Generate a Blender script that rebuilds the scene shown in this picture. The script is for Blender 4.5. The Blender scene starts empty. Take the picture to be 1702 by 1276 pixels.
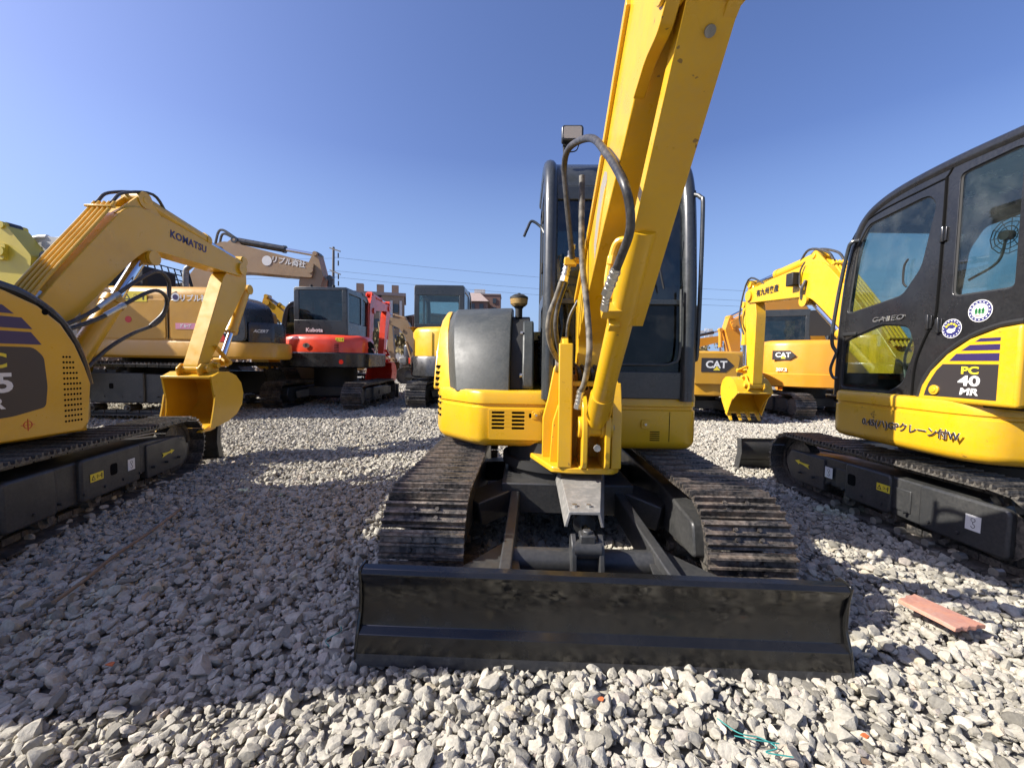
import bpy, bmesh, math, random
import numpy as np
from mathutils import Vector as V, Matrix, noise
from mathutils.geometry import tessellate_polygon

R = math.radians
random.seed(7)
SC = bpy.context.scene

# ------------------------------------------------------------------ camera
CAM_H = 1.22
cam_data = bpy.data.cameras.new("camera")
cam_data.sensor_width = 36.0
cam_data.lens = 36.0 * 700.0 / 1702.0
cam_data.clip_start = 0.05
cam_data.clip_end = 2000.0
cam = bpy.data.objects.new("camera", cam_data)
SC.collection.objects.link(cam)
cam.location = (0, 0, CAM_H)
cam.rotation_euler = (Matrix.Rotation(R(-3.1), 3, 'X') @ Matrix.Rotation(R(90), 3, 'X') @ Matrix.Rotation(R(0.9), 3, 'Z')).to_euler()
SC.camera = cam

# ------------------------------------------------------------------ light
SUN_EL, SUN_AZ = 37.0, 260.0          # azimuth clockwise from +Y
SKY_TINT = (0.99, 0.96, 1.19, 1); SKY_LOW = (2.5, 3.75, 5.9, 1)   # clear-air tint, pale blue towards the horizon
world = bpy.data.worlds.new("World"); SC.world = world
world.use_nodes = True
nt = world.node_tree; nt.nodes.clear()
wo = nt.nodes.new("ShaderNodeOutputWorld"); bg = nt.nodes.new("ShaderNodeBackground")
sky = nt.nodes.new("ShaderNodeTexSky")
sky.sky_type = 'NISHITA'; sky.sun_disc = False
sky.sun_elevation = R(SUN_EL); sky.sun_rotation = R(SUN_AZ)
sky.altitude = 0; sky.air_density = 1.0; sky.dust_density = 2.5; sky.ozone_density = 5.0
mul = nt.nodes.new("ShaderNodeMix"); mul.data_type = 'RGBA'; mul.blend_type = 'MULTIPLY'; mul.inputs["Factor"].default_value = 1.0
mul.inputs["B"].default_value = SKY_TINT
tcw = nt.nodes.new("ShaderNodeTexCoord"); sx = nt.nodes.new("ShaderNodeSeparateXYZ"); mrw = nt.nodes.new("ShaderNodeMapRange")
mrw.inputs["From Min"].default_value = 0.0; mrw.inputs["From Max"].default_value = 0.42; mrw.inputs["To Min"].default_value = 0.85; mrw.inputs["To Max"].default_value = 0.0
hz = nt.nodes.new("ShaderNodeMix"); hz.data_type = 'RGBA'; hz.inputs["B"].default_value = SKY_LOW
nt.links.new(tcw.outputs["Generated"], sx.inputs[0]); nt.links.new(sx.outputs["Z"], mrw.inputs["Value"])
nt.links.new(sky.outputs[0], mul.inputs["A"]); nt.links.new(mul.outputs["Result"], hz.inputs["A"]); nt.links.new(mrw.outputs[0], hz.inputs["Factor"])
nt.links.new(hz.outputs["Result"], bg.inputs[0]); nt.links.new(bg.outputs[0], wo.inputs[0])
bg.inputs[1].default_value = 0.085
sd = bpy.data.lights.new("sun", 'SUN'); sd.energy = 5.0; sd.angle = R(0.53); sd.color = (1.0, 0.94, 0.84)
so = bpy.data.objects.new("sun", sd); SC.collection.objects.link(so)
_sv = V((math.sin(R(SUN_AZ)) * math.cos(R(SUN_EL)), math.cos(R(SUN_AZ)) * math.cos(R(SUN_EL)), math.sin(R(SUN_EL))))
so.rotation_euler = _sv.to_track_quat('Z', 'Y').to_euler()
so.location = (0, 0, 30)
SC.view_settings.view_transform = 'Standard'; SC.view_settings.look = 'None'
SC.view_settings.gamma = 1.0; SC.view_settings.use_curve_mapping = False
SC.view_settings.exposure = 0.95
SC.render.engine = 'CYCLES'
SC.cycles.max_bounces = 6; SC.cycles.transparent_max_bounces = 12
SC.cycles.use_denoising = True
SC.cycles.sample_clamp_indirect = 6.0
SC.cycles.caustics_reflective = False; SC.cycles.caustics_refractive = False

# ------------------------------------------------------------------ materials
def nd(t, kind, **kw):
    n = t.nodes.new(kind)
    for k, v in kw.items(): setattr(n, k, v)
    return n

def mat(name, col, rough=0.5, metal=0.0, coat=0.0, noise_col=None, noise_scale=6.0, noise_lo=0.5, noise_hi=0.7,
        chips=0.0, bump=0.0, bump_scale=200.0, rough_var=0.0, dust=0.0, dust_col=(0.42, 0.38, 0.32), rnd=0.0, spec=0.5, coord='Object', detail=5.0):
    m = bpy.data.materials.new(name); m.use_nodes = True
    t = m.node_tree; b = t.nodes["Principled BSDF"]
    b.inputs["Base Color"].default_value = (*col, 1); b.inputs["Roughness"].default_value = rough
    b.inputs["Metallic"].default_value = metal; b.inputs["Coat Weight"].default_value = coat
    b.inputs["Coat Roughness"].default_value = 0.08; b.inputs["Specular IOR Level"].default_value = spec
    tc = nd(t, "ShaderNodeTexCoord"); last = None
    def ntex(scale, det=detail, rough_=0.6):
        n = nd(t, "ShaderNodeTexNoise"); n.inputs["Scale"].default_value = scale
        n.inputs["Detail"].default_value = det; n.inputs["Roughness"].default_value = rough_
        t.links.new(tc.outputs[coord], n.inputs["Vector"]); return n
    def mix(a_sock, a_col, b_col, fac):
        mx = nd(t, "ShaderNodeMix", data_type='RGBA')
        t.links.new(fac, mx.inputs["Factor"])
        if a_sock is None: mx.inputs["A"].default_value = (*a_col, 1)
        else: t.links.new(a_sock, mx.inputs["A"])
        mx.inputs["B"].default_value = (*b_col, 1)
        return mx.outputs["Result"]
    def ramp(sock, lo, hi, vlo=0.0, vhi=1.0):
        r = nd(t, "ShaderNodeMapRange"); r.inputs["From Min"].default_value = lo; r.inputs["From Max"].default_value = hi
        r.inputs["To Min"].default_value = vlo; r.inputs["To Max"].default_value = vhi
        t.links.new(sock, r.inputs["Value"]); return r.outputs["Result"]
    if noise_col is not None:
        n = ntex(noise_scale); last = mix(None, col, noise_col, ramp(n.outputs["Fac"], noise_lo, noise_hi))
    if dust > 0:
        n2 = ntex(3.1); n3 = ntex(55.0)
        ad = nd(t, "ShaderNodeMath", operation='MULTIPLY'); t.links.new(n2.outputs["Fac"], ad.inputs[0]); t.links.new(n3.outputs["Fac"], ad.inputs[1])
        last = mix(last, col, dust_col, ramp(ad.outputs[0], 0.17, 0.42, 0.0, dust))
    if chips > 0:
        n4 = ntex(34.0, 3.0, .5); n5 = ntex(2.3)
        a5 = nd(t, "ShaderNodeMath", operation='ADD'); t.links.new(n4.outputs["Fac"], a5.inputs[0]); t.links.new(ramp(n5.outputs["Fac"], .35, .7, -.06, .05), a5.inputs[1])
        last = mix(last, col, (0.10, 0.055, 0.03), ramp(a5.outputs[0], .725, .745, 0.0, chips))
    if rnd > 0:
        oi = nd(t, "ShaderNodeObjectInfo")
        hs = nd(t, "ShaderNodeHueSaturation")
        t.links.new(ramp(oi.outputs["Random"], 0, 1, 1 - rnd, 1 + rnd), hs.inputs["Value"])
        if last is None: hs.inputs["Color"].default_value = (*col, 1)
        else: t.links.new(last, hs.inputs["Color"])
        last = hs.outputs["Color"]
    if last is not None: t.links.new(last, b.inputs["Base Color"])
    if rough_var > 0:
        n = ntex(9.0); t.links.new(ramp(n.outputs["Fac"], 0.3, 0.7, max(0.02, rough - rough_var), rough + rough_var), b.inputs["Roughness"])
    if bump > 0:
        n = ntex(bump_scale, 4.0); bp = nd(t, "ShaderNodeBump"); bp.inputs["Strength"].default_value = bump; bp.inputs["Distance"].default_value = 0.004
        t.links.new(n.outputs["Fac"], bp.inputs["Height"]); t.links.new(bp.outputs[0], b.inputs["Normal"])
    return m

def glass_mat(name, tint, refl=0.05):
    m = bpy.data.materials.new(name); m.use_nodes = True; t = m.node_tree; t.nodes.clear()
    out = nd(t, "ShaderNodeOutputMaterial"); tr = nd(t, "ShaderNodeBsdfTransparent"); gl = nd(t, "ShaderNodeBsdfGlossy")
    tr.inputs[0].default_value = (*tint, 1); gl.inputs["Roughness"].default_value = 0.02; gl.inputs["Color"].default_value = (0.95, 1, 1, 1)
    fr = nd(t, "ShaderNodeLayerWeight"); fr.inputs["Blend"].default_value = 0.12
    mr = nd(t, "ShaderNodeMapRange"); mr.inputs["To Min"].default_value = refl; mr.inputs["To Max"].default_value = 0.9
    t.links.new(fr.outputs["Fresnel"], mr.inputs["Value"])
    mx = nd(t, "ShaderNodeMixShader"); t.links.new(mr.outputs[0], mx.inputs[0]); t.links.new(tr.outputs[0], mx.inputs[1]); t.links.new(gl.outputs[0], mx.inputs[2])
    df = nd(t, "ShaderNodeBsdfDiffuse"); df.inputs[0].default_value = (0.5, 0.5, 0.48, 1)
    tc = nd(t, "ShaderNodeTexCoord"); nz = nd(t, "ShaderNodeTexNoise"); nz.inputs["Scale"].default_value = 3.5; nz.inputs["Detail"].default_value = 8; nz.inputs["Roughness"].default_value = .7
    t.links.new(tc.outputs["Object"], nz.inputs["Vector"])
    m2 = nd(t, "ShaderNodeMapRange"); m2.inputs["From Min"].default_value = .45; m2.inputs["From Max"].default_value = .8; m2.inputs["To Max"].default_value = .07; t.links.new(nz.outputs["Fac"], m2.inputs["Value"])
    my = nd(t, "ShaderNodeMixShader"); t.links.new(m2.outputs[0], my.inputs[0]); t.links.new(mx.outputs[0], my.inputs[1]); t.links.new(df.outputs[0], my.inputs[2])
    t.links.new(my.outputs[0], out.inputs[0])
    return m

M = {}
M['yellow'] = mat('yellow_paint', (0.68, 0.39, 0.009), 0.34, coat=0.2, noise_col=(0.62, 0.335, 0.009), noise_scale=1.6, rough_var=0.11, bump=0.05, bump_scale=70, dust=0.16, dust_col=(0.40, 0.30, 0.16), chips=.7)
M['yellow_old'] = mat('worn_yellow_paint', (0.64, 0.36, 0.010), 0.36, coat=0.3, noise_col=(0.55, 0.30, 0.012), noise_scale=2.2, rough_var=0.1, bump=0.05, bump_scale=70, dust=0.08, chips=.6)
M['tan'] = mat('ochre_paint', (0.50, 0.255, 0.013), 0.4, coat=0.2, noise_col=(0.44, 0.22, 0.012), noise_scale=2, rough_var=0.1, dust=0.1)
M['tan2'] = mat('dull_tan_paint', (0.30, 0.19, 0.09), 0.45, noise_col=(0.26, 0.16, 0.08), noise_scale=2, rough_var=0.1, dust=0.2)
M['orange'] = mat('amber_paint', (0.66, 0.28, 0.016), 0.38, coat=0.25, noise_col=(0.66, 0.28, 0.02), noise_scale=2, rough_var=0.1, dust=0.08)
M['red'] = mat('red_orange_paint', (0.76, 0.055, 0.014), 0.35, coat=0.3, noise_col=(0.62, 0.05, 0.02), noise_scale=2, rough_var=0.1, dust=0.08)
M['lime'] = mat('lemon_paint', (0.58, 0.45, 0.035), 0.4, coat=0.2, noise_col=(0.50, 0.38, 0.035), noise_scale=2, dust=0.1)
M['black'] = mat('black_paint', (0.018, 0.019, 0.021), 0.3, coat=0.25, rough_var=0.1, dust=0.06, bump=0.03, bump_scale=60)
M['blade'] = mat('glossy_black_steel', (0.008, 0.008, 0.008), 0.2, coat=0.1, noise_col=(0.012, 0.0115, 0.011), noise_scale=3.5, rough_var=0.13, bump=0.07, bump_scale=7, dust=0.012)
M['blade_edge'] = mat('cutting_edge_steel', (0.017, 0.018, 0.021), 0.34, coat=0.1, noise_col=(0.1, 0.1, 0.1), noise_scale=13, noise_lo=0.6, noise_hi=0.74, rough_var=0.12, bump=0.1, bump_scale=40, dust=0.08)
M['frame'] = mat('track_frame_black', (0.028, 0.029, 0.03), 0.42, rough_var=0.12, dust=0.16, dust_col=(0.2, 0.19, 0.17), bump=0.06, bump_scale=50)
M['hood'] = mat('dark_grey_plastic', (0.032, 0.037, 0.035), 0.5, noise_col=(0.05, 0.056, 0.052), noise_scale=5, rough_var=0.08, bump=0.12, bump_scale=260, dust=0.16, dust_col=(0.25, 0.24, 0.22))
M['cab'] = mat('charcoal_paint', (0.024, 0.028, 0.030), 0.32, coat=0.3, rough_var=0.08, dust=0.1, dust_col=(0.25, 0.25, 0.24))
M['shoe'] = mat('worn_track_steel', (0.02, 0.019, 0.018), 0.5, metal=0.3, noise_col=(0.15, 0.105, 0.075), noise_scale=11, noise_lo=0.5, noise_hi=0.72, rough_var=0.15, bump=0.5, bump_scale=60, dust=0.6, dust_col=(0.4, 0.34, 0.28))
M['shoe_black'] = mat('painted_track_steel', (0.02, 0.02, 0.021), 0.38, noise_col=(0.07, 0.06, 0.05), noise_scale=14, noise_lo=0.52, noise_hi=0.7, rough_var=0.12, bump=0.3, bump_scale=60, dust=0.42)
M['steel'] = mat('chrome_rod', (0.75, 0.75, 0.76), 0.12, metal=1.0)
M['zinc'] = mat('zinc_fitting', (0.55, 0.53, 0.48), 0.35, metal=0.9, rough_var=0.1)
M['grey'] = mat('grey_primer_steel', (0.2, 0.2, 0.19), 0.5, metal=0.2, noise_col=(0.3, 0.29, 0.27), noise_scale=20, noise_lo=0.5, noise_hi=0.62, rough_var=0.12, dust=0.3)
M['rubber'] = mat('hose_rubber', (0.022, 0.022, 0.023), 0.42, rough_var=0.1, dust=0.2, bump=0.1, bump_scale=300)
M['rubber_dusty'] = mat('dusty_hose_sleeve', (0.05, 0.046, 0.04), 0.6, noise_col=(0.22, 0.2, 0.16), noise_scale=18, noise_lo=0.38, noise_hi=0.62, bump=0.3, bump_scale=250)
M['cab_black'] = mat('black_cab_paint', (0.012, 0.012, 0.013), 0.3, coat=0.35, rough_var=0.06, dust=0.05, dust_col=(0.25, 0.25, 0.24))
M['dark'] = mat('interior_black', (0.012, 0.012, 0.012), 0.7)
M['pit'] = mat('matt_black', (0.005, 0.005, 0.005), 0.95, spec=0.1)
M['seat'] = mat('seat_cloth', (0.03, 0.032, 0.036), 0.9, bump=0.3, bump_scale=400)
M['white'] = mat('white_print', (0.68, 0.68, 0.66), 0.45)
M['white_paint'] = mat('off_white_paint', (0.6, 0.6, 0.58), 0.5, dust=0.2)
M['label_black'] = mat('decal_black', (0.035, 0.03, 0.03), 0.4)
M['label_yellow'] = mat('decal_yellow', (0.75, 0.6, 0.02), 0.45, dust=0.15)
M['label_blue'] = mat('decal_navy', (0.03, 0.03, 0.14), 0.4)
M['label_red'] = mat('decal_red', (0.55, 0.03, 0.02), 0.4)
M['label_green'] = mat('decal_green', (0.03, 0.2, 0.06), 0.4)
M['label_pink'] = mat('decal_pink', (0.6, 0.25, 0.35), 0.5)
M['label_mid'] = mat('decal_grey', (0.3, 0.27, 0.22), 0.5)
M['stripe'] = mat('decal_violet', (0.035, 0.022, 0.09), 0.4)
M['reflector'] = mat('red_reflector', (0.6, 0.02, 0.015), 0.2, coat=0.5)
M['glass'] = glass_mat('cab_glass', (0.70, 0.79, 0.77))
M['glass_dark'] = glass_mat('smoked_cab_glass', (0.34, 0.42, 0.43))
M['glass_main'] = glass_mat('shaded_cab_glass', (0.13, 0.17, 0.17), 0.02)
M['lens'] = mat('lamp_lens', (0.35, 0.3, 0.24), 0.15, coat=0.6, bump=0.3, bump_scale=120)
M['brass'] = mat('gold_cap', (0.55, 0.36, 0.14), 0.35, metal=0.5, rough_var=0.1)

# ------------------------------------------------------------------ mesh builder
class MB:
    def __init__(s, M4=None):
        s.v = []; s.f = []; s.M = M4 or Matrix()
    def add(s, vs, fs):
        o = len(s.v); s.v += [s.M @ V(p) for p in vs]; s.f += [tuple(i + o for i in f) for f in fs]
    def box(s, c, d, rot=None):
        x, y, z = d[0] / 2, d[1] / 2, d[2] / 2
        vs = [V((a * x, b * y, e * z)) for a in (-1, 1) for b in (-1, 1) for e in (-1, 1)]
        if rot is not None:
            m = rot if isinstance(rot, Matrix) else Matrix.Rotation(rot[0], 3, 'X') @ Matrix.Rotation(rot[1], 3, 'Y') @ Matrix.Rotation(rot[2], 3, 'Z')
            vs = [m @ p for p in vs]
        s.add([p + V(c) for p in vs], [(0, 1, 3, 2), (4, 6, 7, 5), (0, 4, 5, 1), (2, 3, 7, 6), (0, 2, 6, 4), (1, 5, 7, 3)])
        return s
    def bar(s, a, b, w, h, up=(0, 0, 1)):
        a = V(a); b = V(b); d = (b - a); L = d.length; d.normalize(); u = V(up)
        if abs(u.dot(d)) > 0.98: u = V((1, 0, 0))
        x = d.cross(u).normalized(); z = x.cross(d).normalized()
        m = Matrix((x, d, z)).transposed()
        s.box((a + b) / 2, (w, L, h), m); return s
    def prism(s, axis, poly, a0, a1, holes=()):
        loops = [list(poly)] + [list(h) for h in holes]
        def P(a, p):
            if axis == 'x': return V((a, p[0], p[1]))
            if axis == 'y': return V((p[0], a, p[1]))
            return V((p[0], p[1], a))
        flat = [p for l in loops for p in l]
        tris = tessellate_polygon([[V((p[0], p[1], 0)) for p in l] for l in loops]) if (holes or len(poly) > 4) else [tuple(range(len(poly)))]
        n = len(flat); vs = [P(a0, p) for p in flat] + [P(a1, p) for p in flat]
        if not holes: fs = [tuple(range(n)), tuple(range(2 * n - 1, n - 1, -1))]
        else: fs = [tuple(t) for t in tris] + [tuple(i + n for i in reversed(t)) for t in tris]
        o = 0
        for l in loops:
            k = len(l)
            for i in range(k):
                j = (i + 1) % k; fs.append((o + i, o + j, o + j + n, o + i + n))
            o += k
        s.add(vs, fs); return s
    def cyl(s, a, b, r0, r1=None, n=16, caps=True):
        a = V(a); b = V(b); r1 = r0 if r1 is None else r1
        d = (b - a).normalized(); u = V((0, 0, 1)) if abs(d.z) < 0.9 else V((1, 0, 0))
        x = d.cross(u).normalized(); y = d.cross(x).normalized()
        vs = []
        for (c, r) in ((a, r0), (b, r1)):
            for i in range(n):
                t = 2 * math.pi * i / n; vs.append(c + x * math.cos(t) * r + y * math.sin(t) * r)
        fs = [(i, (i + 1) % n, (i + 1) % n + n, i + n) for i in range(n)]
        if caps: fs += [tuple(range(n - 1, -1, -1)), tuple(range(n, 2 * n))]
        s.add(vs, fs); return s
    def tube(s, pts, r, n=10, sub=6, smooth=True):
        P = [V(p) for p in pts]
        if smooth and len(P) > 2:
            Q = []
            E = [P[0] * 2 - P[1]] + P + [P[-1] * 2 - P[-2]]
            for i in range(1, len(E) - 2):
                p0, p1, p2, p3 = E[i - 1], E[i], E[i + 1], E[i + 2]
                for k in range(sub):
                    t = k / sub
                    Q.append(0.5 * ((2 * p1) + (p2 - p0) * t + (2 * p0 - 5 * p1 + 4 * p2 - p3) * t * t + (-p0 + 3 * p1 - 3 * p2 + p3) * t ** 3))
            Q.append(P[-1]); P = Q
        vs = []; fs = []; prev = None
        for i, p in enumerate(P):
            d = (P[min(i + 1, len(P) - 1)] - P[max(i - 1, 0)]).normalized()
            if prev is None:
                u = V((0, 0, 1)) if abs(d.z) < 0.9 else V((1, 0, 0)); x = d.cross(u).normalized()
            else:
                x = (prev - d * prev.dot(d)).normalized()
            prev = x; y = d.cross(x)
            for k in range(n):
                t = 2 * math.pi * k / n; vs.append(p + x * math.cos(t) * r + y * math.sin(t) * r)
        for i in range(len(P) - 1):
            for k in range(n):
                j = (k + 1) % n; fs.append((i * n + k, i * n + j, (i + 1) * n + j, (i + 1) * n + k))
        fs += [tuple(range(n - 1, -1, -1)), tuple(range((len(P) - 1) * n, len(P) * n))]
        s.add(vs, fs); return s
    def loft(s, rings, closed=True, caps=True):
        n = len(rings[0]); vs = [p for r in rings for p in r]; fs = []
        for i in range(len(rings) - 1):
            for k in range(n if closed else n - 1):
                j = (k + 1) % n; fs.append((i * n + k, i * n + j, (i + 1) * n + j, (i + 1) * n + k))
        if caps and closed: fs += [tuple(range(n - 1, -1, -1)), tuple(range((len(rings) - 1) * n, len(rings) * n))]
        s.add(vs, fs); return s
    def plan(s, outline, rings):
        """closed outline in plan lofted through (z, inset[, dy])"""
        n = len(outline); O = [V((p[0], p[1])) for p in outline]
        area = sum(O[i].x * O[(i + 1) % n].y - O[(i + 1) % n].x * O[i].y for i in range(n))
        sg = 1 if area > 0 else -1
        nor = []
        for i in range(n):
            a = (O[i] - O[i - 1]); b = (O[(i + 1) % n] - O[i]); a.normalize(); b.normalize()
            na = V((-a.y, a.x)) * sg; nb = V((-b.y, b.x)) * sg; m = (na + nb)
            m.normalize(); c = max(0.45, m.dot(na)); nor.append(m / c)
        rr = []
        for r in rings:
            rr.append([V((O[i].x + nor[i].x * r[1], O[i].y + nor[i].y * r[1], r[0])) for i in range(n)])
        return s.loft(rr)
    def build(s, name, m, parent=None, smooth=35, bevel=0.0, seg=2, loc=None, mesh=None, recalc=True):
        me = bpy.data.meshes.new(name)
        me.from_pydata([tuple(p) for p in s.v], [], s.f)
        if recalc:
            b = bmesh.new(); b.from_mesh(me); bmesh.ops.recalc_face_normals(b, faces=b.faces); b.to_mesh(me); b.free()
        me.materials.append(M[m] if isinstance(m, str) else m)
        if smooth:
            me.polygons.foreach_set('use_smooth', [True] * len(me.polygons)); me.set_sharp_from_angle(angle=R(smooth))
        o = bpy.data.objects.new(name, me); SC.collection.objects.link(o)
        if parent: o.parent = parent
        if loc: o.location = loc
        if bevel:
            md = o.modifiers.new("bevel", 'BEVEL'); md.width = bevel; md.segments = seg; md.limit_method = 'ANGLE'; md.angle_limit = R(40)
            md.harden_normals = False
        return o

def empty(name, label, cat, loc=(0, 0, 0), rz=0.0, group=None, scale=None):
    o = bpy.data.objects.new(name, None); SC.collection.objects.link(o)
    o.location = loc; o.rotation_euler = (0, 0, R(rz)); o['label'] = label; o['category'] = cat
    o.empty_display_size = 0.2
    if group: o['group'] = group
    if scale: o.scale = scale
    return o

def tag(o, label=None, cat=None, group=None, kind=None):
    for k, v in (('label', label), ('category', cat), ('group', group), ('kind', kind)):
        if v: o[k] = v
    return o

def link_copy(o, parent, mtx=None):
    c = o.copy(); SC.collection.objects.link(c); c.parent = parent
    if mtx is not None: c.matrix_basis = mtx
    return c

FACE = {'right': Matrix(((0, 0, 1), (1, 0, 0), (0, 1, 0))), 'left': Matrix(((0, 0, -1), (-1, 0, 0), (0, 1, 0))),
        'front': Matrix(((-1, 0, 0), (0, 0, 1), (0, 1, 0))), 'rear': Matrix(((1, 0, 0), (0, 0, -1), (0, 1, 0)))}

def lettering(body, side, loc, size, m, parent, bold=0.02, shear=0.0, spacing=1.0, rot=0.0, sx=1.0, depth=0.0012, align='CENTER', tilt=0.0):
    c = bpy.data.curves.new('lettering', 'FONT'); c.body = body; c.size = size; c.offset = bold * size; c.shear = shear
    c.extrude = depth; c.align_x = align; c.align_y = 'CENTER'; c.space_character = spacing; c.resolution_u = 3
    c.materials.append(M[m])
    o = bpy.data.objects.new('lettering', c); SC.collection.objects.link(o); o.parent = parent
    F = FACE[side] if isinstance(side, str) else side
    o.matrix_basis = Matrix.Translation(V(loc)) @ (F @ Matrix.Rotation(tilt, 3, 'X') @ Matrix.Rotation(rot, 3, 'Z')).to_4x4() @ Matrix.Diagonal((sx, 1, 1, 1))
    return o

def decal(side, loc, poly, m, parent, name='decal', t=0.002, rot=0.0, tilt=0.0):
    """flat sticker: poly in the sticker's own (u, v)"""
    F = FACE[side] if isinstance(side, str) else side
    mb = MB(Matrix.Translation(V(loc)) @ (F @ Matrix.Rotation(tilt, 3, 'X') @ Matrix.Rotation(rot, 3, 'Z')).to_4x4())
    mb.prism('z', poly, -t / 2, t / 2)
    return mb.build(name, m, parent, smooth=0)

def rect(w, h): return [(-w / 2, -h / 2), (w / 2, -h / 2), (w / 2, h / 2), (-w / 2, h / 2)]
def circ(r, n=20, rx=1.0): return [(r * rx * math.cos(2 * math.pi * i / n), r * math.sin(2 * math.pi * i / n)) for i in range(n)]
def rrect(cx, cy, w, h, r, n=4):
    o = []
    for (sx, sy, a0) in ((1, 1, 0), (-1, 1, 90), (-1, -1, 180), (1, -1, 270)):
        for k in range(n + 1):
            a = R(a0 + 90 * k / n); o.append((cx + sx * (w / 2 - r) + r * math.cos(a), cy + sy * (h / 2 - r) + r * math.sin(a)))
    return o
def round_poly(P, r, n=4):
    """round every corner of a polygon"""
    out = []; k = len(P)
    for i in range(k):
        a, b, c = V(P[i - 1]), V(P[i]), V(P[(i + 1) % k])
        rr = r[i] if isinstance(r, (list, tuple)) else r
        d1 = (a - b); d2 = (c - b); q = min(rr, d1.length * 0.45, d2.length * 0.45)
        if q < 1e-4: out.append(tuple(b)); continue
        p1 = b + d1.normalized() * q; p2 = b + d2.normalized() * q
        for j in range(n + 1):
            t = j / n; p = p1 * (1 - t) ** 2 + b * 2 * t * (1 - t) + p2 * t * t; out.append((p.x, p.y))
    return out
# ------------------------------------------------------------------ running gear
def shoe_mesh(w, p, bolts, h=0.026):
    m = MB()
    m.box((0, 0, 0.006), (w, p * 0.97, 0.012))
    for k, hh in ((-0.33, h), (0.0, h * 0.8), (0.33, h)):
        y = k * p; a, b = 0.010, 0.005
        m.prism('x', [(y - a, 0.011), (y + a, 0.011), (y + b, 0.012 + hh), (y - b, 0.012 + hh)], -w / 2, w / 2)
    if bolts:
        for bx in (-0.055, 0.055):
            for by in (-0.17, 0.17): m.cyl((bx, by * p, 0.012), (bx, by * p, 0.026), 0.011, n=6)
    return m

def stadium(L, Rr, n, y0=0.0, z0=None, phase=0.0):
    z0 = Rr if z0 is None else z0
    s = L - 2 * Rr; per = 2 * s + 2 * math.pi * Rr; out = []
    for i in range(n):
        t = (i + phase) / n * per
        if t < s: y = -s / 2 + t; z = Rr; a = 0
        elif t < s + math.pi * Rr:
            q = (t - s) / Rr; y = s / 2 + Rr * math.sin(q); z = Rr * math.cos(q); a = -q
        elif t < 2 * s + math.pi * Rr: y = s / 2 - (t - s - math.pi * Rr); z = -Rr; a = -math.pi
        else:
            q = (t - 2 * s - math.pi * Rr) / Rr; y = -s / 2 - Rr * math.sin(q); z = -Rr * math.cos(q); a = -math.pi - q
        out.append((y0 + y, z0 + z, a))
    return out

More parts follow.
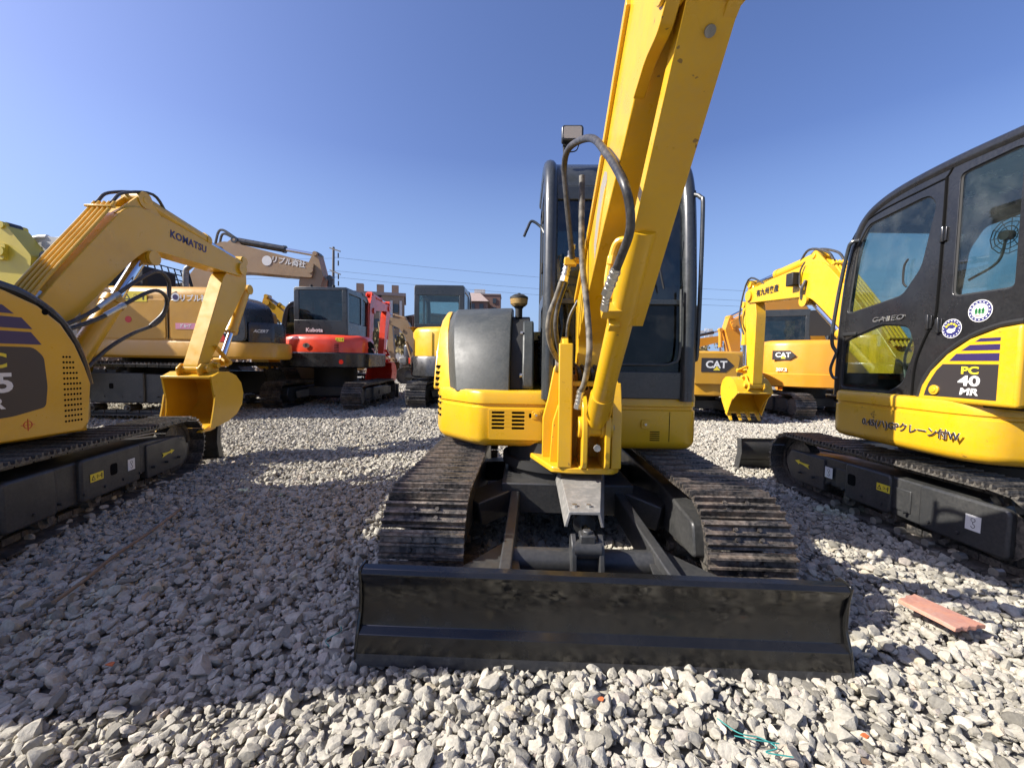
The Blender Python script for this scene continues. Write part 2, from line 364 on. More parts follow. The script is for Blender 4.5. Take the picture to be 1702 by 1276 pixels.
def undercarriage(root, W, L, sw, H, pitch, shoe_m='shoe', bolts=False, each=True, frame_m='frame', ring=True, sink=0.015, covers=None, hole=None):
    """two crawler tracks; W over the shoes, L overall, H height of the loop"""
    h = 0.026; Rr = H / 2 - h - 0.012; Lp = L - 2 * (h + 0.012); zc = H / 2 - sink
    n = int(round((2 * (Lp - 2 * Rr) + 2 * math.pi * Rr) / pitch)); first = None
    for sg in (-1, 1):
        cx = sg * (W / 2 - sw / 2); pts = stadium(Lp, Rr, n, 0, zc, 0.37 if sg > 0 else 0.8)
        if each:
            for (y, z, a) in pts:
                mt = Matrix.Translation((cx, y, z)) @ Matrix.Rotation(a + random.uniform(-.02, .02), 4, 'X')
                if first is None:
                    first = shoe_mesh(sw, pitch, bolts).build('track_shoe', shoe_m, root, smooth=0); first.matrix_basis = mt
                else: link_copy(first, root, mt)
        else:
            m = MB(); base = shoe_mesh(sw, pitch, False)
            for (y, z, a) in pts:
                m.M = Matrix.Translation((cx, y, z)) @ Matrix.Rotation(a, 4, 'X'); m.add(base.v, base.f)
            m.build('track_belt', shoe_m, root, smooth=0)['kind'] = 'stuff'
        # chain links
        m = MB()
        for (y, z, a) in pts:
            m.M = Matrix.Translation((cx, y, z)) @ Matrix.Rotation(a, 4, 'X')
            for q in (-0.05, 0.05): m.box((q, 0, -0.028), (0.028, pitch * 0.92, 0.045))
        m.build('track_chain', 'shoe_black', root, smooth=0)['kind'] = 'stuff'
        s = L / 2 - H / 2
        # frame
        t = 0.155; f = MB()
        f.prism('x', round_poly([(-s + .1, zc - .02), (-s + .16, zc + Rr * .62), (s * .45, zc + Rr * .62), (s - .02, zc + Rr * .42), (s + .02, zc - Rr * .25), (-s * .4, zc - Rr * .55), (-s + .16, zc - Rr * .55)], .03), cx - t, cx + t)
        fr = f.build('track_frame', frame_m, root, bevel=0.012)
        for (ya, yb) in (covers or [(-s * .45, s * .17)]):
            g = MB()
            g.prism('x', round_poly([(ya, zc - Rr * .55), (ya, zc + Rr * .66), (yb, zc + Rr * .66), (yb, zc - Rr * .55)], .04), cx + sg * (t - .02), cx + sg * (t + .035))
            g.build('side_cover', frame_m, root, bevel=0.016)
        hy = -s * .08 if hole is None else hole
        d = MB(); d.prism('x', rrect(hy, zc + Rr * .12, .075, .09, .02), cx + sg * (t + .033), cx + sg * (t + .0375)); d.build('access_hole', 'pit', root, smooth=0)
        k = MB(); k.cyl((cx - .05, s, zc), (cx + .05, s, zc), Rr - .05, n=32); k.cyl((cx - .10, s, zc), (cx + .10, s, zc), .09, n=20); k.build('front_idler', 'shoe_black', root)
        k = MB(); k.cyl((cx - .12, -s, zc), (cx + .14 * sg, -s, zc), Rr - .09, n=28)
        for i in range(19):
            a = 2 * math.pi * i / 19; k.box((cx, -s + math.sin(a) * (Rr - .055), zc + math.cos(a) * (Rr - .055)), (.04, .04, .07), (-a, 0, 0))
        k.build('drive_sprocket', 'shoe_black', root)
        for i in range(9):
            k = MB(); yb = -s * .8 + i * s * 1.6 / 8; k.cyl((cx + sg * (t + .0), yb, zc - Rr * .30), (cx + sg * (t + .048), yb, zc - Rr * .30), .011, n=6); k.build('frame_bolt', 'frame', root, smooth=0)
        for i in range(4):
            y = -s * .62 + i * s * 1.24 / 3; k = MB(); zz = zc - Rr + .09
            k.cyl((cx - .12, y, zz), (cx + .12, y, zz), .062, n=16); k.cyl((cx - .15, y, zz), (cx + .15, y, zz), .03, n=10); k.build('track_roller', 'shoe_black', root)
    # car body
    m = MB(); xi = W / 2 - sw
    m.box((0, 0, zc + .05), (.85, .95, .20))
    for a, b in ((1, 1), (1, -1), (-1, 1), (-1, -1)):
        m.bar((a * .25, b * .25, zc + .06), (a * (xi + .06), b * .52, zc - .02), .22, .16)
    m.build('car_body', frame_m, root, bevel=.01)
    if ring:
        m = MB(); m.cyl((0, 0, zc + .14), (0, 0, .67), .40, n=40); m.cyl((0, 0, zc + .2), (0, 0, zc + .26), .44, n=40); m.build('swing_ring', 'dark', root)
    return zc

def dozer_blade(root, W, y0, zc, arm_x=.33, h=.385, detail=True, m='blade', flat=False):
    """curved blade pushed out in front of the tracks; y0 = cutting edge"""
    if flat: front = [(0, .02), (0, .10), (-.012, .2), (0, h - .02), (0, h)]
    else: front = [(0, .0), (-.008, .05), (-.02, .102), (-.05, .122), (-.066, .18), (-.070, .24), (-.060, .295), (-.044, h - .035), (-.038, h - .018), (-.05, h), (-.085, h + .004)]
    back = [(p[0] - .030, p[1]) for p in front[:-1]]
    poly = [(y0 + a, z) for a, z in front] + [(y0 + a, z) for a, z in reversed(back)]
    b = MB(); b.prism('x', poly, -W / 2 + .012, W / 2 - .012)
    blade = b.build('dozer_blade', m, root, smooth=40, bevel=0.004)
    if not flat:
        e = MB(); e.prism('x', [(y0 + .006, -.01), (y0 - .024, .104), (y0 - .034, .104), (y0 - .02, -.01)], -W / 2 + .004, W / 2 - .004); e.build('cutting_edge', 'blade_edge', blade, bevel=.003)
    for sg in (-1, 1):
        c = MB(); c.prism('x', round_poly([(y0 + .004, .0), (y0 - .02, .11), (y0 - .052, .18), (y0 - .05, .29), (y0 - .036, h + .006), (y0 - .125, h + .006), (y0 - .15, .2), (y0 - .1, .02)], .02), sg * (W / 2 - .012), sg * (W / 2)); c.build('end_plate', m, blade, bevel=.003)
    if not detail: return blade
    for sg in (-1, 1):
        a = MB(); a.bar((sg * arm_x, .35, zc + .03), (sg * (arm_x + .03), y0 - .11, .26), .055, .15)
        a.build('blade_arm', 'frame', root, bevel=.008)
        g = MB(); g.prism('z', [(sg * (arm_x - .05), y0 - .12), (sg * (arm_x + .30), y0 - .12), (sg * (arm_x + .06), y0 - .48), (sg * arm_x, y0 - .52)], .285, .297)
        g.build('gusset_plate', 'frame', root, bevel=.003)
    q = MB(); q.cyl((-arm_x, y0 - .36, .27), (arm_x, y0 - .36, .27), .062, n=24); q.build('torque_tube', 'frame', root)
    return blade

# ------------------------------------------------------------------ boom, arm and bucket
def off_profile(pts, ws):
    """polyline (y,z) with half widths -> polygon"""
    P = [V(p) for p in pts]; up = []; dn = []
    for i, p in enumerate(P):
        d1 = (P[i] - P[i - 1]).normalized() if i else None; d2 = (P[i + 1] - P[i]).normalized() if i < len(P) - 1 else None
        d = (d1 + d2).normalized() if d1 is not None and d2 is not None else (d1 if d1 is not None else d2)
        n = V((-d.y, d.x)); k = 1.0 / max(.6, (n.dot(V((-d1.y, d1.x))) if d1 is not None else 1))
        w = ws[i]; a, b = (w if isinstance(w, tuple) else (w, w))
        up.append(tuple(p + n * a * k)); dn.append(tuple(p - n * b * k))
    return up, dn

def cylinder(root, name, a, b, r, split=.55, m='yellow', rod='steel', rr=None, gland=True):
    a = V(a); b = V(b); d = b - a; c = a + d * split
    k = MB(); k.cyl(a + d * .03, c, r, n=20)
    if gland: k.cyl(c - d.normalized() * .05, c + d.normalized() * .012, r * 1.14, n=20)
    k.cyl(a + V((-r * 1.1, 0, 0)), a + V((r * 1.1, 0, 0)), r * 1.0, n=16)
    o = k.build(name, m, root)
    k = MB(); k.cyl(c, b, rr or r * .55, n=16); k.build('piston_rod', rod, o)
    k = MB(); k.cyl(b + V((-r * 1.2, 0, 0)), b + V((r * 1.2, 0, 0)), r * .85, n=16); k.build('rod_eye', m, o)
    return o

def bucket(root, x, pin, rot, w, s, m='yellow', teeth=4, tooth_m=None):
    """mouth towards -y at rot 0, pin on top; s = size"""
    T = Matrix.Translation((x, pin[0], pin[1])) @ Matrix.Rotation(rot, 4, 'X') @ Matrix.Scale(s, 4)
    out = [(-.16, -.09), (.02, -.04), (.22, -.06), (.38, -.14), (.49, -.28), (.52, -.45), (.46, -.62), (.32, -.74), (.12, -.80), (-.12, -.82), (-.22, -.82)]
    inn = [(-.20, -.79), (-.10, -.795), (.11, -.775), (.30, -.715), (.435, -.605), (.49, -.45), (.463, -.295), (.365, -.165), (.215, -.088), (.02, -.068), (-.16, -.115)]
    hw = w / 2 / s; b = MB(T); b.prism('x', out + inn, -hw, hw)
    for sg in (-1, 1): b.prism('x', out[:-1] + [(-.2, -.815), (-.13, -.45)], sg * (hw - .001), sg * (hw + .024))
    bk = b.build('bucket', m, root, smooth=35)
    q = MB(T)
    for sg in (-1, 1):
        q.prism('x', [(-.12, -.07), (-.12, .03), (-.04, .09), (.06, .07), (.22, .09), (.30, .02), (.32, -.10)], sg * .12 * w / .6 / s, sg * (.12 * w / .6 + .022) / s)
    q.cyl((-.2 * w / .6 / s, 0, 0), (.2 * w / .6 / s, 0, 0), .048, n=14); q.cyl((-.2 * w / .6 / s, .22, .03), (.2 * w / .6 / s, .22, .03), .042, n=14)
    q.build('bucket_ears', m, bk, bevel=.004)
    q = MB(T); q.box((0, -.15, -.095), (2 * hw + .03, .05, .035)); q.build('mouth_rim', m, bk, bevel=.004)
    for sg in (-1, 1):
        q = MB(T); q.prism('x', [(-.13, -.35), (-.2, -.815), (-.30, -.80), (-.20, -.55)], sg * (hw + .02), sg * (hw + .045)); q.build('side_cutter', m, bk, bevel=.003)
    for i in range(teeth):
        tx = -hw + .05 + (2 * hw - .1) * i / (teeth - 1); q = MB(T)
        q.prism('x', [(-.12, -.785), (-.24, -.78), (-.42, -.825), (-.42, -.835), (-.24, -.86), (-.12, -.85)], tx - .035, tx + .035); q.build('tooth', tooth_m or m, bk, bevel=.003)
    return bk

def boom_set(root, x, foot, knee, tip, armend, wb=.2, hb=.42, arm_h=.26, wa=.17, m='yellow', pipes=4, bw=.6, bs=.75, brot=0.0, boom_cyl=None, cyl_r=.058,
             arm_top=.30, wsf=(.36, .46, .5, .44, .24), teeth=4, one_cyl=True, black_cyl=False, dense=True, tooth_m=None, pipe_m=None, cyl_pin=None):
    """boom, arm, bucket and their rams in the machine's (y,z) plane at x"""
    foot, knee, tip, armend = [V(p) for p in (foot, knee, tip, armend)]
    d1 = (knee - foot); d2 = (tip - knee); L1, L2 = d1.length, d2.length
    u1 = d1.normalized(); u2 = d2.normalized()
    cl = [foot - u1 * .05, foot + u1 * L1 * .35, knee - u1 * L1 * .22, knee + (u2 - u1) * .02, knee + u2 * L2 * .22, tip + u2 * .06]
    ws = [.085] + [hb * q for q in wsf]
    up, dn = off_profile(cl, ws); poly = round_poly(up + dn[::-1], [.06] + [.25] * 4 + [.05] * 2 + [.25] * 4 + [.06], 5)
    cm = 'black' if black_cyl else m
    b = MB(); b.prism('x', poly, x - wb / 2, x + wb / 2); boom = b.build('boom', m, root, smooth=30, bevel=.006 if dense else 0)
    k = MB()                                    # flange plates and bosses
    for sg in (-1, 1): k.cyl((x + sg * wb * .5, foot.x, foot.y), (x + sg * (wb * .5 + .02), foot.x, foot.y), .085, n=20)
    n1 = V((-u1.y, u1.x)); n2 = V((-u2.y, u2.x))
    pin_u = V(cyl_pin) if cyl_pin else knee - n1 * hb * .40 - u1 * .12 * L1
    for sg in (-1, 1):
        k.cyl((x + sg * wb * .5, pin_u.x, pin_u.y), (x + sg * (wb * .5 + .03), pin_u.x, pin_u.y), .07, n=18)
        k.cyl((x + sg * wb * .5, tip.x, tip.y), (x + sg * (wb * .5 + .03), tip.x, tip.y), .075, n=18)
    k.build('pin_boss', m, boom, smooth=30)
    tk = knee + n1 * hb * .55 + (u2 - u1) * .0
    k = MB()                                    # lug for the arm ram
    lug = knee + n2 * (hb * .5 + .07) + u2 * .10
    for sg in (-1, 1): k.prism('x', [tuple(knee + n1 * hb * .45 - u1 * .1), tuple(lug - u2 * .05 + n2 * .03), tuple(lug + u2 * .05 + n2 * .03), tuple(knee + u2 * .32 + n2 * hb * .43)], x + sg * .05, x + sg * .075)
    k.cyl((x - .09, lug.x, lug.y), (x + .09, lug.x, lug.y), .032, n=12)
    k.build('ram_lug', m, boom, bevel=.004 if dense else 0)
    # arm
    da = (armend - tip).normalized(); na = V((-da.y, da.x))
    if na.dot(u2) < 0: na = -na             # na points outwards, away from the machine
    topc = tip - da * arm_top + na * .02
    A = [tuple(topc - na * .05), tuple(topc + na * .06), tuple(tip + na * arm_h * .75 + da * .1), tuple(armend + na * .075), tuple(armend + da * .07), tuple(armend - na * .06), tuple(tip + da * .28 - na * arm_h * .62), tuple(tip - na * arm_h * .35 - da * .02)]
    k = MB(); k.prism('x', round_poly(A, .05), x - wa / 2, x + wa / 2); arm = k.build('arm', m, root, smooth=30, bevel=.006 if dense else 0)
    k = MB()
    for q in (topc, armend, tip): k.cyl((x - wa / 2 - .025, q.x, q.y), (x + wa / 2 + .025, q.x, q.y), .055, n=16)
    k.build('arm_pin', m, arm)
    cylinder(root, 'arm_ram', (x, lug.x, lug.y), (x, topc.x, topc.y), cyl_r * .95, .6, cm)
    bp = pin_u
    base = V(boom_cyl) if boom_cyl else foot + V((.28, -.35))
    if one_cyl: cylinder(root, 'boom_ram', (x, base.x, base.y), (x, bp.x, bp.y), cyl_r, .62, cm, rr=cyl_r * .62)
    else:
        for sg in (-1, 1): cylinder(root, 'boom_ram', (x + sg * (wb * .5 + .1), base.x, base.y), (x + sg * (wb * .5 + .1), bp.x, bp.y), cyl_r, .55, cm)
    # bucket with linkage
    T = Matrix.Rotation(brot, 2); bpin = armend + da * .0
    ear = bpin + V((math.cos(brot) * .22 * bs - math.sin(brot) * .03 * bs, math.sin(brot) * .22 * bs + math.cos(brot) * .03 * bs))
    bk = bucket(root, x, bpin, brot, bw, bs, m, teeth, tooth_m)
    lk = armend - da * .33 * bs / .75 + na * .05; node = lk + na * .30 * bs / .75 + da * .05
    for sg in (-1, 1):
        k = MB(); k.bar((x + sg * (wa / 2 + .02), lk.x, lk.y), (x + sg * (wa / 2 + .02), node.x, node.y), .02, .06, up=(1, 0, 0)); k.build('link_bar', m, root, bevel=.004 if dense else 0)
    k = MB(); k.bar((x, node.x, node.y), (x, ear.x, ear.y), .09, .06, up=(1, 0, 0)); k.cyl((x - wa / 2 - .04, node.x, node.y), (x + wa / 2 + .04, node.x, node.y), .03, n=12); k.build('bucket_link', m, root, bevel=.004 if dense else 0)
    st = tip + da * .08 + na * (arm_h * .75 + .10)
    cylinder(root, 'bucket_ram', (x, st.x, st.y), (x, node.x, node.y), cyl_r * .8, .6, cm)
    # pipes over the back of the boom
    pm = pipe_m or m
    for i in range(pipes):
        px = x - wb / 2 + wb * (i + .5) / pipes
        pts = [foot + u1 * L1 * .12 + n1 * (hb * .28 + .03), foot + u1 * L1 * .35 + n1 * (hb * .37 + .035), knee - u1 * L1 * .22 + n1 * (hb * .47 + .035), knee - u1 * .04 + n1 * (hb * .5 + .045)]
        k = MB(); k.tube([(px, p.x, p.y) for p in pts], .013 if dense else .02, 8, 3); k.build('boom_pipe', pm, root)
    if dense:
        for t in (.18, .93):
            c0 = foot + u1 * L1 * t + n1 * (hb * (.28 if t < .5 else .5) + .045)
            k = MB(); k.bar((x - wb * .55, c0.x, c0.y), (x + wb * .55, c0.x, c0.y), .045, .018); k.build('pipe_clamp', m, root, bevel=.003)
        for i, q in enumerate((-.5, .5)):
            s0 = knee - u1 * .05 + n1 * (hb * .5 + .045)
            k = MB(); k.tube([(x + q * wb * .6, s0.x, s0.y), (x + q * wb * .6, s0.x + u2.x * .12, s0.y + .13), (x + q * wb * .5, lug.x + u2.x * .12, lug.y + .10), (x + q * wb * .4, lug.x + u2.x * .3, lug.y - .03)], .014, 8, 5); k.build('hose', 'rubber', root)
        # arm hose round the joint
        k = MB(); k.tube([(x - wa * .62, *(tip - u2 * .35 + n2 * .12)), (x - wa * .8, *(tip + u2 * .02 + n2 * .24)), (x - wa * .75, *(tip + na * .25 + da * .25)), (x - wa * .62, *(tip + na * .16 + da * .55))], .013, 8, 5); k.build('hose', 'rubber', root)
        k = MB(); k.tube([(x - wb * .3, *(knee + u2 * .3 + n2 * (hb * .42 + .02))), (x - wb * .3, *(tip - u2 * .25 + n2 * (hb * .27 + .02)))], .012, 8); k.build('boom_pipe', pm, root)
        k = MB(); k.tube([(x + wb * .3, *(knee + u2 * .3 + n2 * (hb * .42 + .02))), (x + wb * .3, *(tip - u2 * .25 + n2 * (hb * .27 + .02)))], .012, 8); k.build('boom_pipe', pm, root)
    return boom, arm

# ------------------------------------------------------------------ short-tail excavator house (local +y = forward, +x = its right)
CAB_FRONT = [(.375, .985), (.37, 1.25), (.35, 1.68), (.305, 2.08), (.255, 2.28), (.18, 2.41), (.06, 2.485), (-.15, 2.535), (-.5, 2.56), (-.93, 2.56)]
def interp_path(P, n):
    return P

def cab_shell(root, cx0, cx1, front, y_back, z0, m='cab', holes_l=(), holes_r=(), th=.035, rails=True, glass='glass', glass_low=None, sill=1.62, interior=True, name='cab'):
    """a full-height cab: side panels with window openings, rounded pillars, roof and glass"""
    top = front[-1][1]
    outline = front + [(y_back, top - .03), (y_back, z0)]
    ins = 0.012
    L = []
    for sg, xx, holes in ((-1, cx0, holes_l), (1, cx1, holes_r)):
        a, b = (xx, xx + th) if sg < 0 else (xx - th, xx)
        s = MB(); s.prism('x', outline, a, b, holes=holes)
        o = s.build('cab_side', m, root, smooth=30, bevel=.008)
        L.append(o)
        for h in holes:
            mid = (a + b) / 2; g = MB(); g.prism('x', [(p[0], p[1]) for p in h], mid - .003, mid + .003); g.build('window_pane', glass, o, smooth=0)
            # rubber seal
            ring = [V((mid, p[0], p[1])) for p in h]; ring.append(ring[0]); g = MB(); g.tube(ring, .011, 6, smooth=False); g.build('window_seal', 'dark', o)
    for xx in (cx0 + .03, cx1 - .03):
        k = MB(); k.tube([(xx, p[0] - .01, p[1] - .012) for p in front], .046, 12, 4); k.build('cab_pillar', m, root)
    # roof
    rp = [p for p in front if p[1] > 2.36 or p[1] > top - .16]
    k = MB(); poly = [(p[0], p[1]) for p in rp] + [(y_back, top - .005)] + [(y_back, top - .06)] + [(p[0] - .03, p[1] - .05) for p in reversed(rp)]
    k.prism('x', poly, cx0 + .02, cx1 - .02); k.build('cab_roof', m, root, smooth=40, bevel=.01)
    # front: header, sill bar, lower panel
    def fy(z):
        for (a, b) in zip(front, front[1:]):
            if a[1] <= z <= b[1]: return a[0] + (b[0] - a[0]) * (z - a[1]) / (b[1] - a[1])
        return front[0][0]
    zt = rp[0][1]; fr = MB()
    fr.bar((cx0 + .04, fy(zt - .05) - .02, zt - .05), (cx1 - .04, fy(zt - .05) - .02, zt - .05), .03, .09, up=(0, 0, 1)); fr.build('windscreen_header', m, root, bevel=.006)
    fr = MB(); fr.bar((cx0 + .04, fy(sill) - .02, sill), (cx1 - .04, fy(sill) - .02, sill), .03, .035); fr.build('windscreen_bar', m, root, bevel=.006)
    fr = MB(); fr.box(((cx0 + cx1) / 2, fy(z0 + .07) - .03, z0 + .09), (cx1 - cx0 - .04, .05, .18))
    fr.build('front_apron', m, root, bevel=.006)
    zs = [z for z in [p[1] for p in front] if sill + .03 < z < zt - .1]; zs = [sill + .015] + zs + [zt - .09]
    for (zz, gm) in ((zs, glass), ([z0 + .18, sill - .015], glass_low or glass)):
        g = MB(); pts = [(fy(z) - .03, z) for z in zz]; n = len(pts)
        g.prism('x', [(p[0] + .003, p[1]) for p in pts] + [(p[0] - .003, p[1]) for p in reversed(pts)], cx0 + .07, cx1 - .07); g.build('windscreen', gm, root, smooth=60)
    # rear wall with window
    r = MB(); zm = (z0 + top) / 2 + .3; mx = (cx0 + cx1) / 2; hwid = (cx1 - cx0) / 2 - .01
    r.box((mx, y_back + .01, (z0 + zm - .31) / 2), (2 * hwid, .04, zm - .31 - z0)); r.box((mx, y_back + .01, (zm + .31 + top - .04) / 2), (2 * hwid, .04, top - .04 - zm - .31))
    for sg in (-1, 1): r.box((mx + sg * (hwid - .05), y_back + .01, zm), (.10, .038, .622))
    o = r.build('cab_rear_wall', m, root, smooth=30, bevel=.006)
    g = MB(); g.prism('y', rrect((cx0 + cx1) / 2, (z0 + top) / 2 + .3, cx1 - cx0 - .2, .64, .06), y_back + .005, y_back + .012); g.build('window_pane', glass, o, smooth=0)
    if interior:
        f = MB(); f.box(((cx0 + cx1) / 2, (y_back + front[0][0]) / 2, z0 + .02), (cx1 - cx0 - .08, front[0][0] - y_back - .08, .04)); f.build('cab_floor', 'dark', root, smooth=0)
        mx = (cx0 + cx1) / 2; sy = y_back + .42
        s = MB(); s.box((mx, sy, z0 + .42), (.46, .46, .12)); s.box((mx, sy, z0 + .2), (.36, .36, .32)); st = s.build('driver_seat', 'seat', root, bevel=.04)
        s = MB(); s.box((mx, sy - .24, z0 + .76), (.44, .12, .62), (R(-8), 0, 0)); s.build('seat_back', 'seat', st, bevel=.04)
        s = MB(); s.box((mx, sy - .28, z0 + 1.14), (.26, .08, .16)); s.build('head_rest', 'seat', st, bevel=.03)
        for sg in (-1, 1):
            s = MB(); s.box((mx + sg * .3, sy + .12, z0 + .45), (.12, .44, .18)); s.build('console', 'hood', root, bevel=.02)
            s = MB(); s.tube([(mx + sg * .3, sy + .28, z0 + .5), (mx + sg * .3, sy + .3, z0 + .62), (mx + sg * .29, sy + .32, z0 + .72)], .014, 8); s.cyl((mx + sg * .29, sy + .32, z0 + .70), (mx + sg * .285, sy + .335, z0 + .82), .024, .02, n=10); s.build('joystick', 'rubber', root)
        for dx in (-.07, .07):
            s = MB(); s.tube([(mx + dx, front[0][0] - .24, z0 + .04), (mx + dx, front[0][0] - .2, z0 + .3), (mx + dx, front[0][0] - .26, z0 + .48)], .01, 8); s.cyl((mx + dx, front[0][0] - .26, z0 + .46), (mx + dx, front[0][0] - .27, z0 + .55), .017, n=8); s.build('travel_lever', 'zinc', root)
        s = MB(); s.box((cx1 - .16, front[0][0] - .2, z0 + .62), (.05, .16, .22), (0, 0, .3)); s.build('monitor', 'hood', root, bevel=.01)
    return fy

HOOD_K = [(0.0, 1.0), (-.035, 1.16), (-.10, 1.32), (-.19, 1.46), (-.33, 1.57), (-.52, 1.645), (-.93, 1.68)]
def mr_house(root, label_kind, bracket_x=-.12):
    """shared body of the three short-tail machines"""
    plan = round_poly([(-.93, .35), (.52, .35), (.60, .30), (.86, .02), (.92, -.20), (.95, -.42), (.86, -.62), (.66, -.82), (.36, -.96), (0, -1.0), (-.36, -.96), (-.84, -.85), (-.94, -.68), (-.95, -.38)],
                      [.10, .03, .03, .06, .05, .08, .1, .1, .1, .1, .1, .1, .1, .1], 3)
    m = MB(); m.plan(plan, [(.635, .07), (.65, .03), (.675, .008), (.70, 0), (.905, 0), (.912, .012), (.928, .012), (.935, 0), (.995, 0), (1.012, .008), (1.02, .03)])
    m.build('house_skirt', 'yellow' if label_kind != 'old' else 'yellow_old', root, smooth=40)
    y = 'yellow' if label_kind != 'old' else 'yellow_old'
    # bonnet
    cols = [(.775, .87, .06, -.03), (.765, .862, .075, -.01), (.705, .80, .195, .11), (.69, .785, .205, .125), (.38, .38, .285, .26), (.33, .33, .285, .26)]; rings = []
    for xb, xt, yb, yt in cols:
        rings.append([V((xb + (xt - xb) * (z - 1) / .68, a + yb + (yt - yb) * (z - 1) / .68, z - (.02 if xb > .75 and z > 1.05 else 0))) for a, z in HOOD_K] + [V((xb, -.93, 1.0))])
    h = MB(); h.loft(rings); hood = h.build('engine_bonnet', 'hood', root, smooth=22, bevel=.014)
    k = MB(); k.prism('x', [(.20, 1.02), (.17, 1.2), (.1, 1.38), (-.02, 1.5), (-.2, 1.57), (-.9, 1.6), (-.9, 1.02)], .19, .335); k.build('bonnet_inner', 'dark', root, smooth=30, bevel=.01)
    k = MB(); k.prism('x', round_poly([(.235, 1.02), (.205, 1.2), (.13, 1.40), (.0, 1.52), (-.12, 1.53), (-.12, 1.02)], .04), .165, .245); k.build('bonnet_rib', 'hood', root, smooth=30, bevel=.012)
    for z in (1.12, 1.42):
        k = MB(); k.cyl((.245, .2 if z < 1.2 else .10, z), (.262, .2 if z < 1.2 else .10, z), .016, n=10); k.build('bolt', 'zinc', root)
    # right side panel, yellow, under the black rim
    arc = [(a - .05, z - .03) for a, z in HOOD_K]
    P = [(-.035, .99)] + [(-.05, 1.0)] + arc[1:]
    P = [(-.045, 1.0)] + arc[1:] + [(-.95, 1.62), (-.95, 1.0)]
    if label_kind == 'old': P = [(-.12, .66), (-.07, .72), (-.045, 1.0)] + arc[1:] + [(-.95, 1.62), (-.95, .66)]
    k = MB(); k.prism('x', P, .835, .962 if label_kind == 'old' else .925); sp = k.build('side_panel', y, root, smooth=30, bevel=.02, seg=3)
    if label_kind != 'old':
        rr = []
        for (a, z), xi in zip(HOOD_K, (.772, .794, .818, .838, .852, .862, .868)): rr.append([V((xi, a + .035 - (z - 1) * .10, z)), V((.90, a - .055, z)), V((.928, a - .10, z - .01)), V((.928, a - .3, z - .01)), V((xi, a - .3, z))])
        k = MB(); k.loft(rr); k.build('corner_panel', y, root, smooth=30, bevel=.01)
    else:
        rim = MB(); rim.tube([(.905 if label_kind == 'old' else .875, a - .022, z - .005) for a, z in HOOD_K], .036, 10, 4); rim.build('bonnet_rim', 'cab_black', root)
    # tail cover
    tp = round_poly([(.93, -.40), (.86, -.62), (.66, -.82), (.36, -.96), (0, -1.0), (-.36, -.96), (-.62, -.87), (-.56, -.82), (0, -.93), (.6, -.80), (.80, -.45)], .05, 3)
    k = MB(); k.plan(tp, [(1.02, .0), (1.40, 0), (1.46, .01), (1.48, .03)]); k.build('counterweight', y, root, smooth=40)
    k = MB(); k.prism('z', [(.84, -.42), (.6, -.80), (0, -.92), (-.55, -.82), (-.55, -.42)], 1.40, 1.47); k.build('tail_deck', y, root)
    return hood

MR_L = [round_poly([(.30, 1.66), (.235, 2.20), (.13, 2.36), (-.36, 2.405), (-.415, 2.33), (-.335, 1.92), (-.20, 1.74)], .05),
        round_poly([(.325, 1.04), (.31, 1.44), (-.05, 1.55), (-.27, 1.52), (-.33, 1.36), (-.25, 1.10), (-.12, 1.02)], .05),
        round_poly([(-.56, 1.68), (-.56, 2.46), (-.90, 2.48), (-.90, 1.68)], .04)]
MR_R = [round_poly([(.29, 1.66), (.23, 2.20), (.12, 2.36), (-.36, 2.40), (-.36, 1.66)], .05),
        round_poly([(.325, 1.06), (.30, 1.58), (-.36, 1.58), (-.36, 1.06)], .05),
        round_poly([(-.43, 1.68), (-.43, 2.42), (-.88, 2.44), (-.88, 1.68)], .04)]
# ------------------------------------------------------------------ ground
def gh(x, y):
    """height of the yard: almost flat, a little higher to the far left"""
    a = min(1.0, max(0.0, (y - 4.8) / 3.4)); a = a * a * (3 - 2 * a)
    b = min(1.0, max(0.0, (2.2 - x) / 3.6)); b = b * b * (3 - 2 * b)
    return .20 * a * b * min(1.0, max(0.0, (60 - y) / 40))
def gh_np(x, y):
    a = np.clip((y - 4.8) / 3.4, 0, 1); a = a * a * (3 - 2 * a)
    b = np.clip((2.2 - x) / 3.6, 0, 1); b = b * b * (3 - 2 * b)
    return .20 * a * b * np.clip((60 - y) / 40, 0, 1) + .012 * np.sin(x * 2.1 + .7 * y) * np.sin(y * 1.7 - .4 * x) + .006 * np.sin(x * 6.3 + y * 3.1)

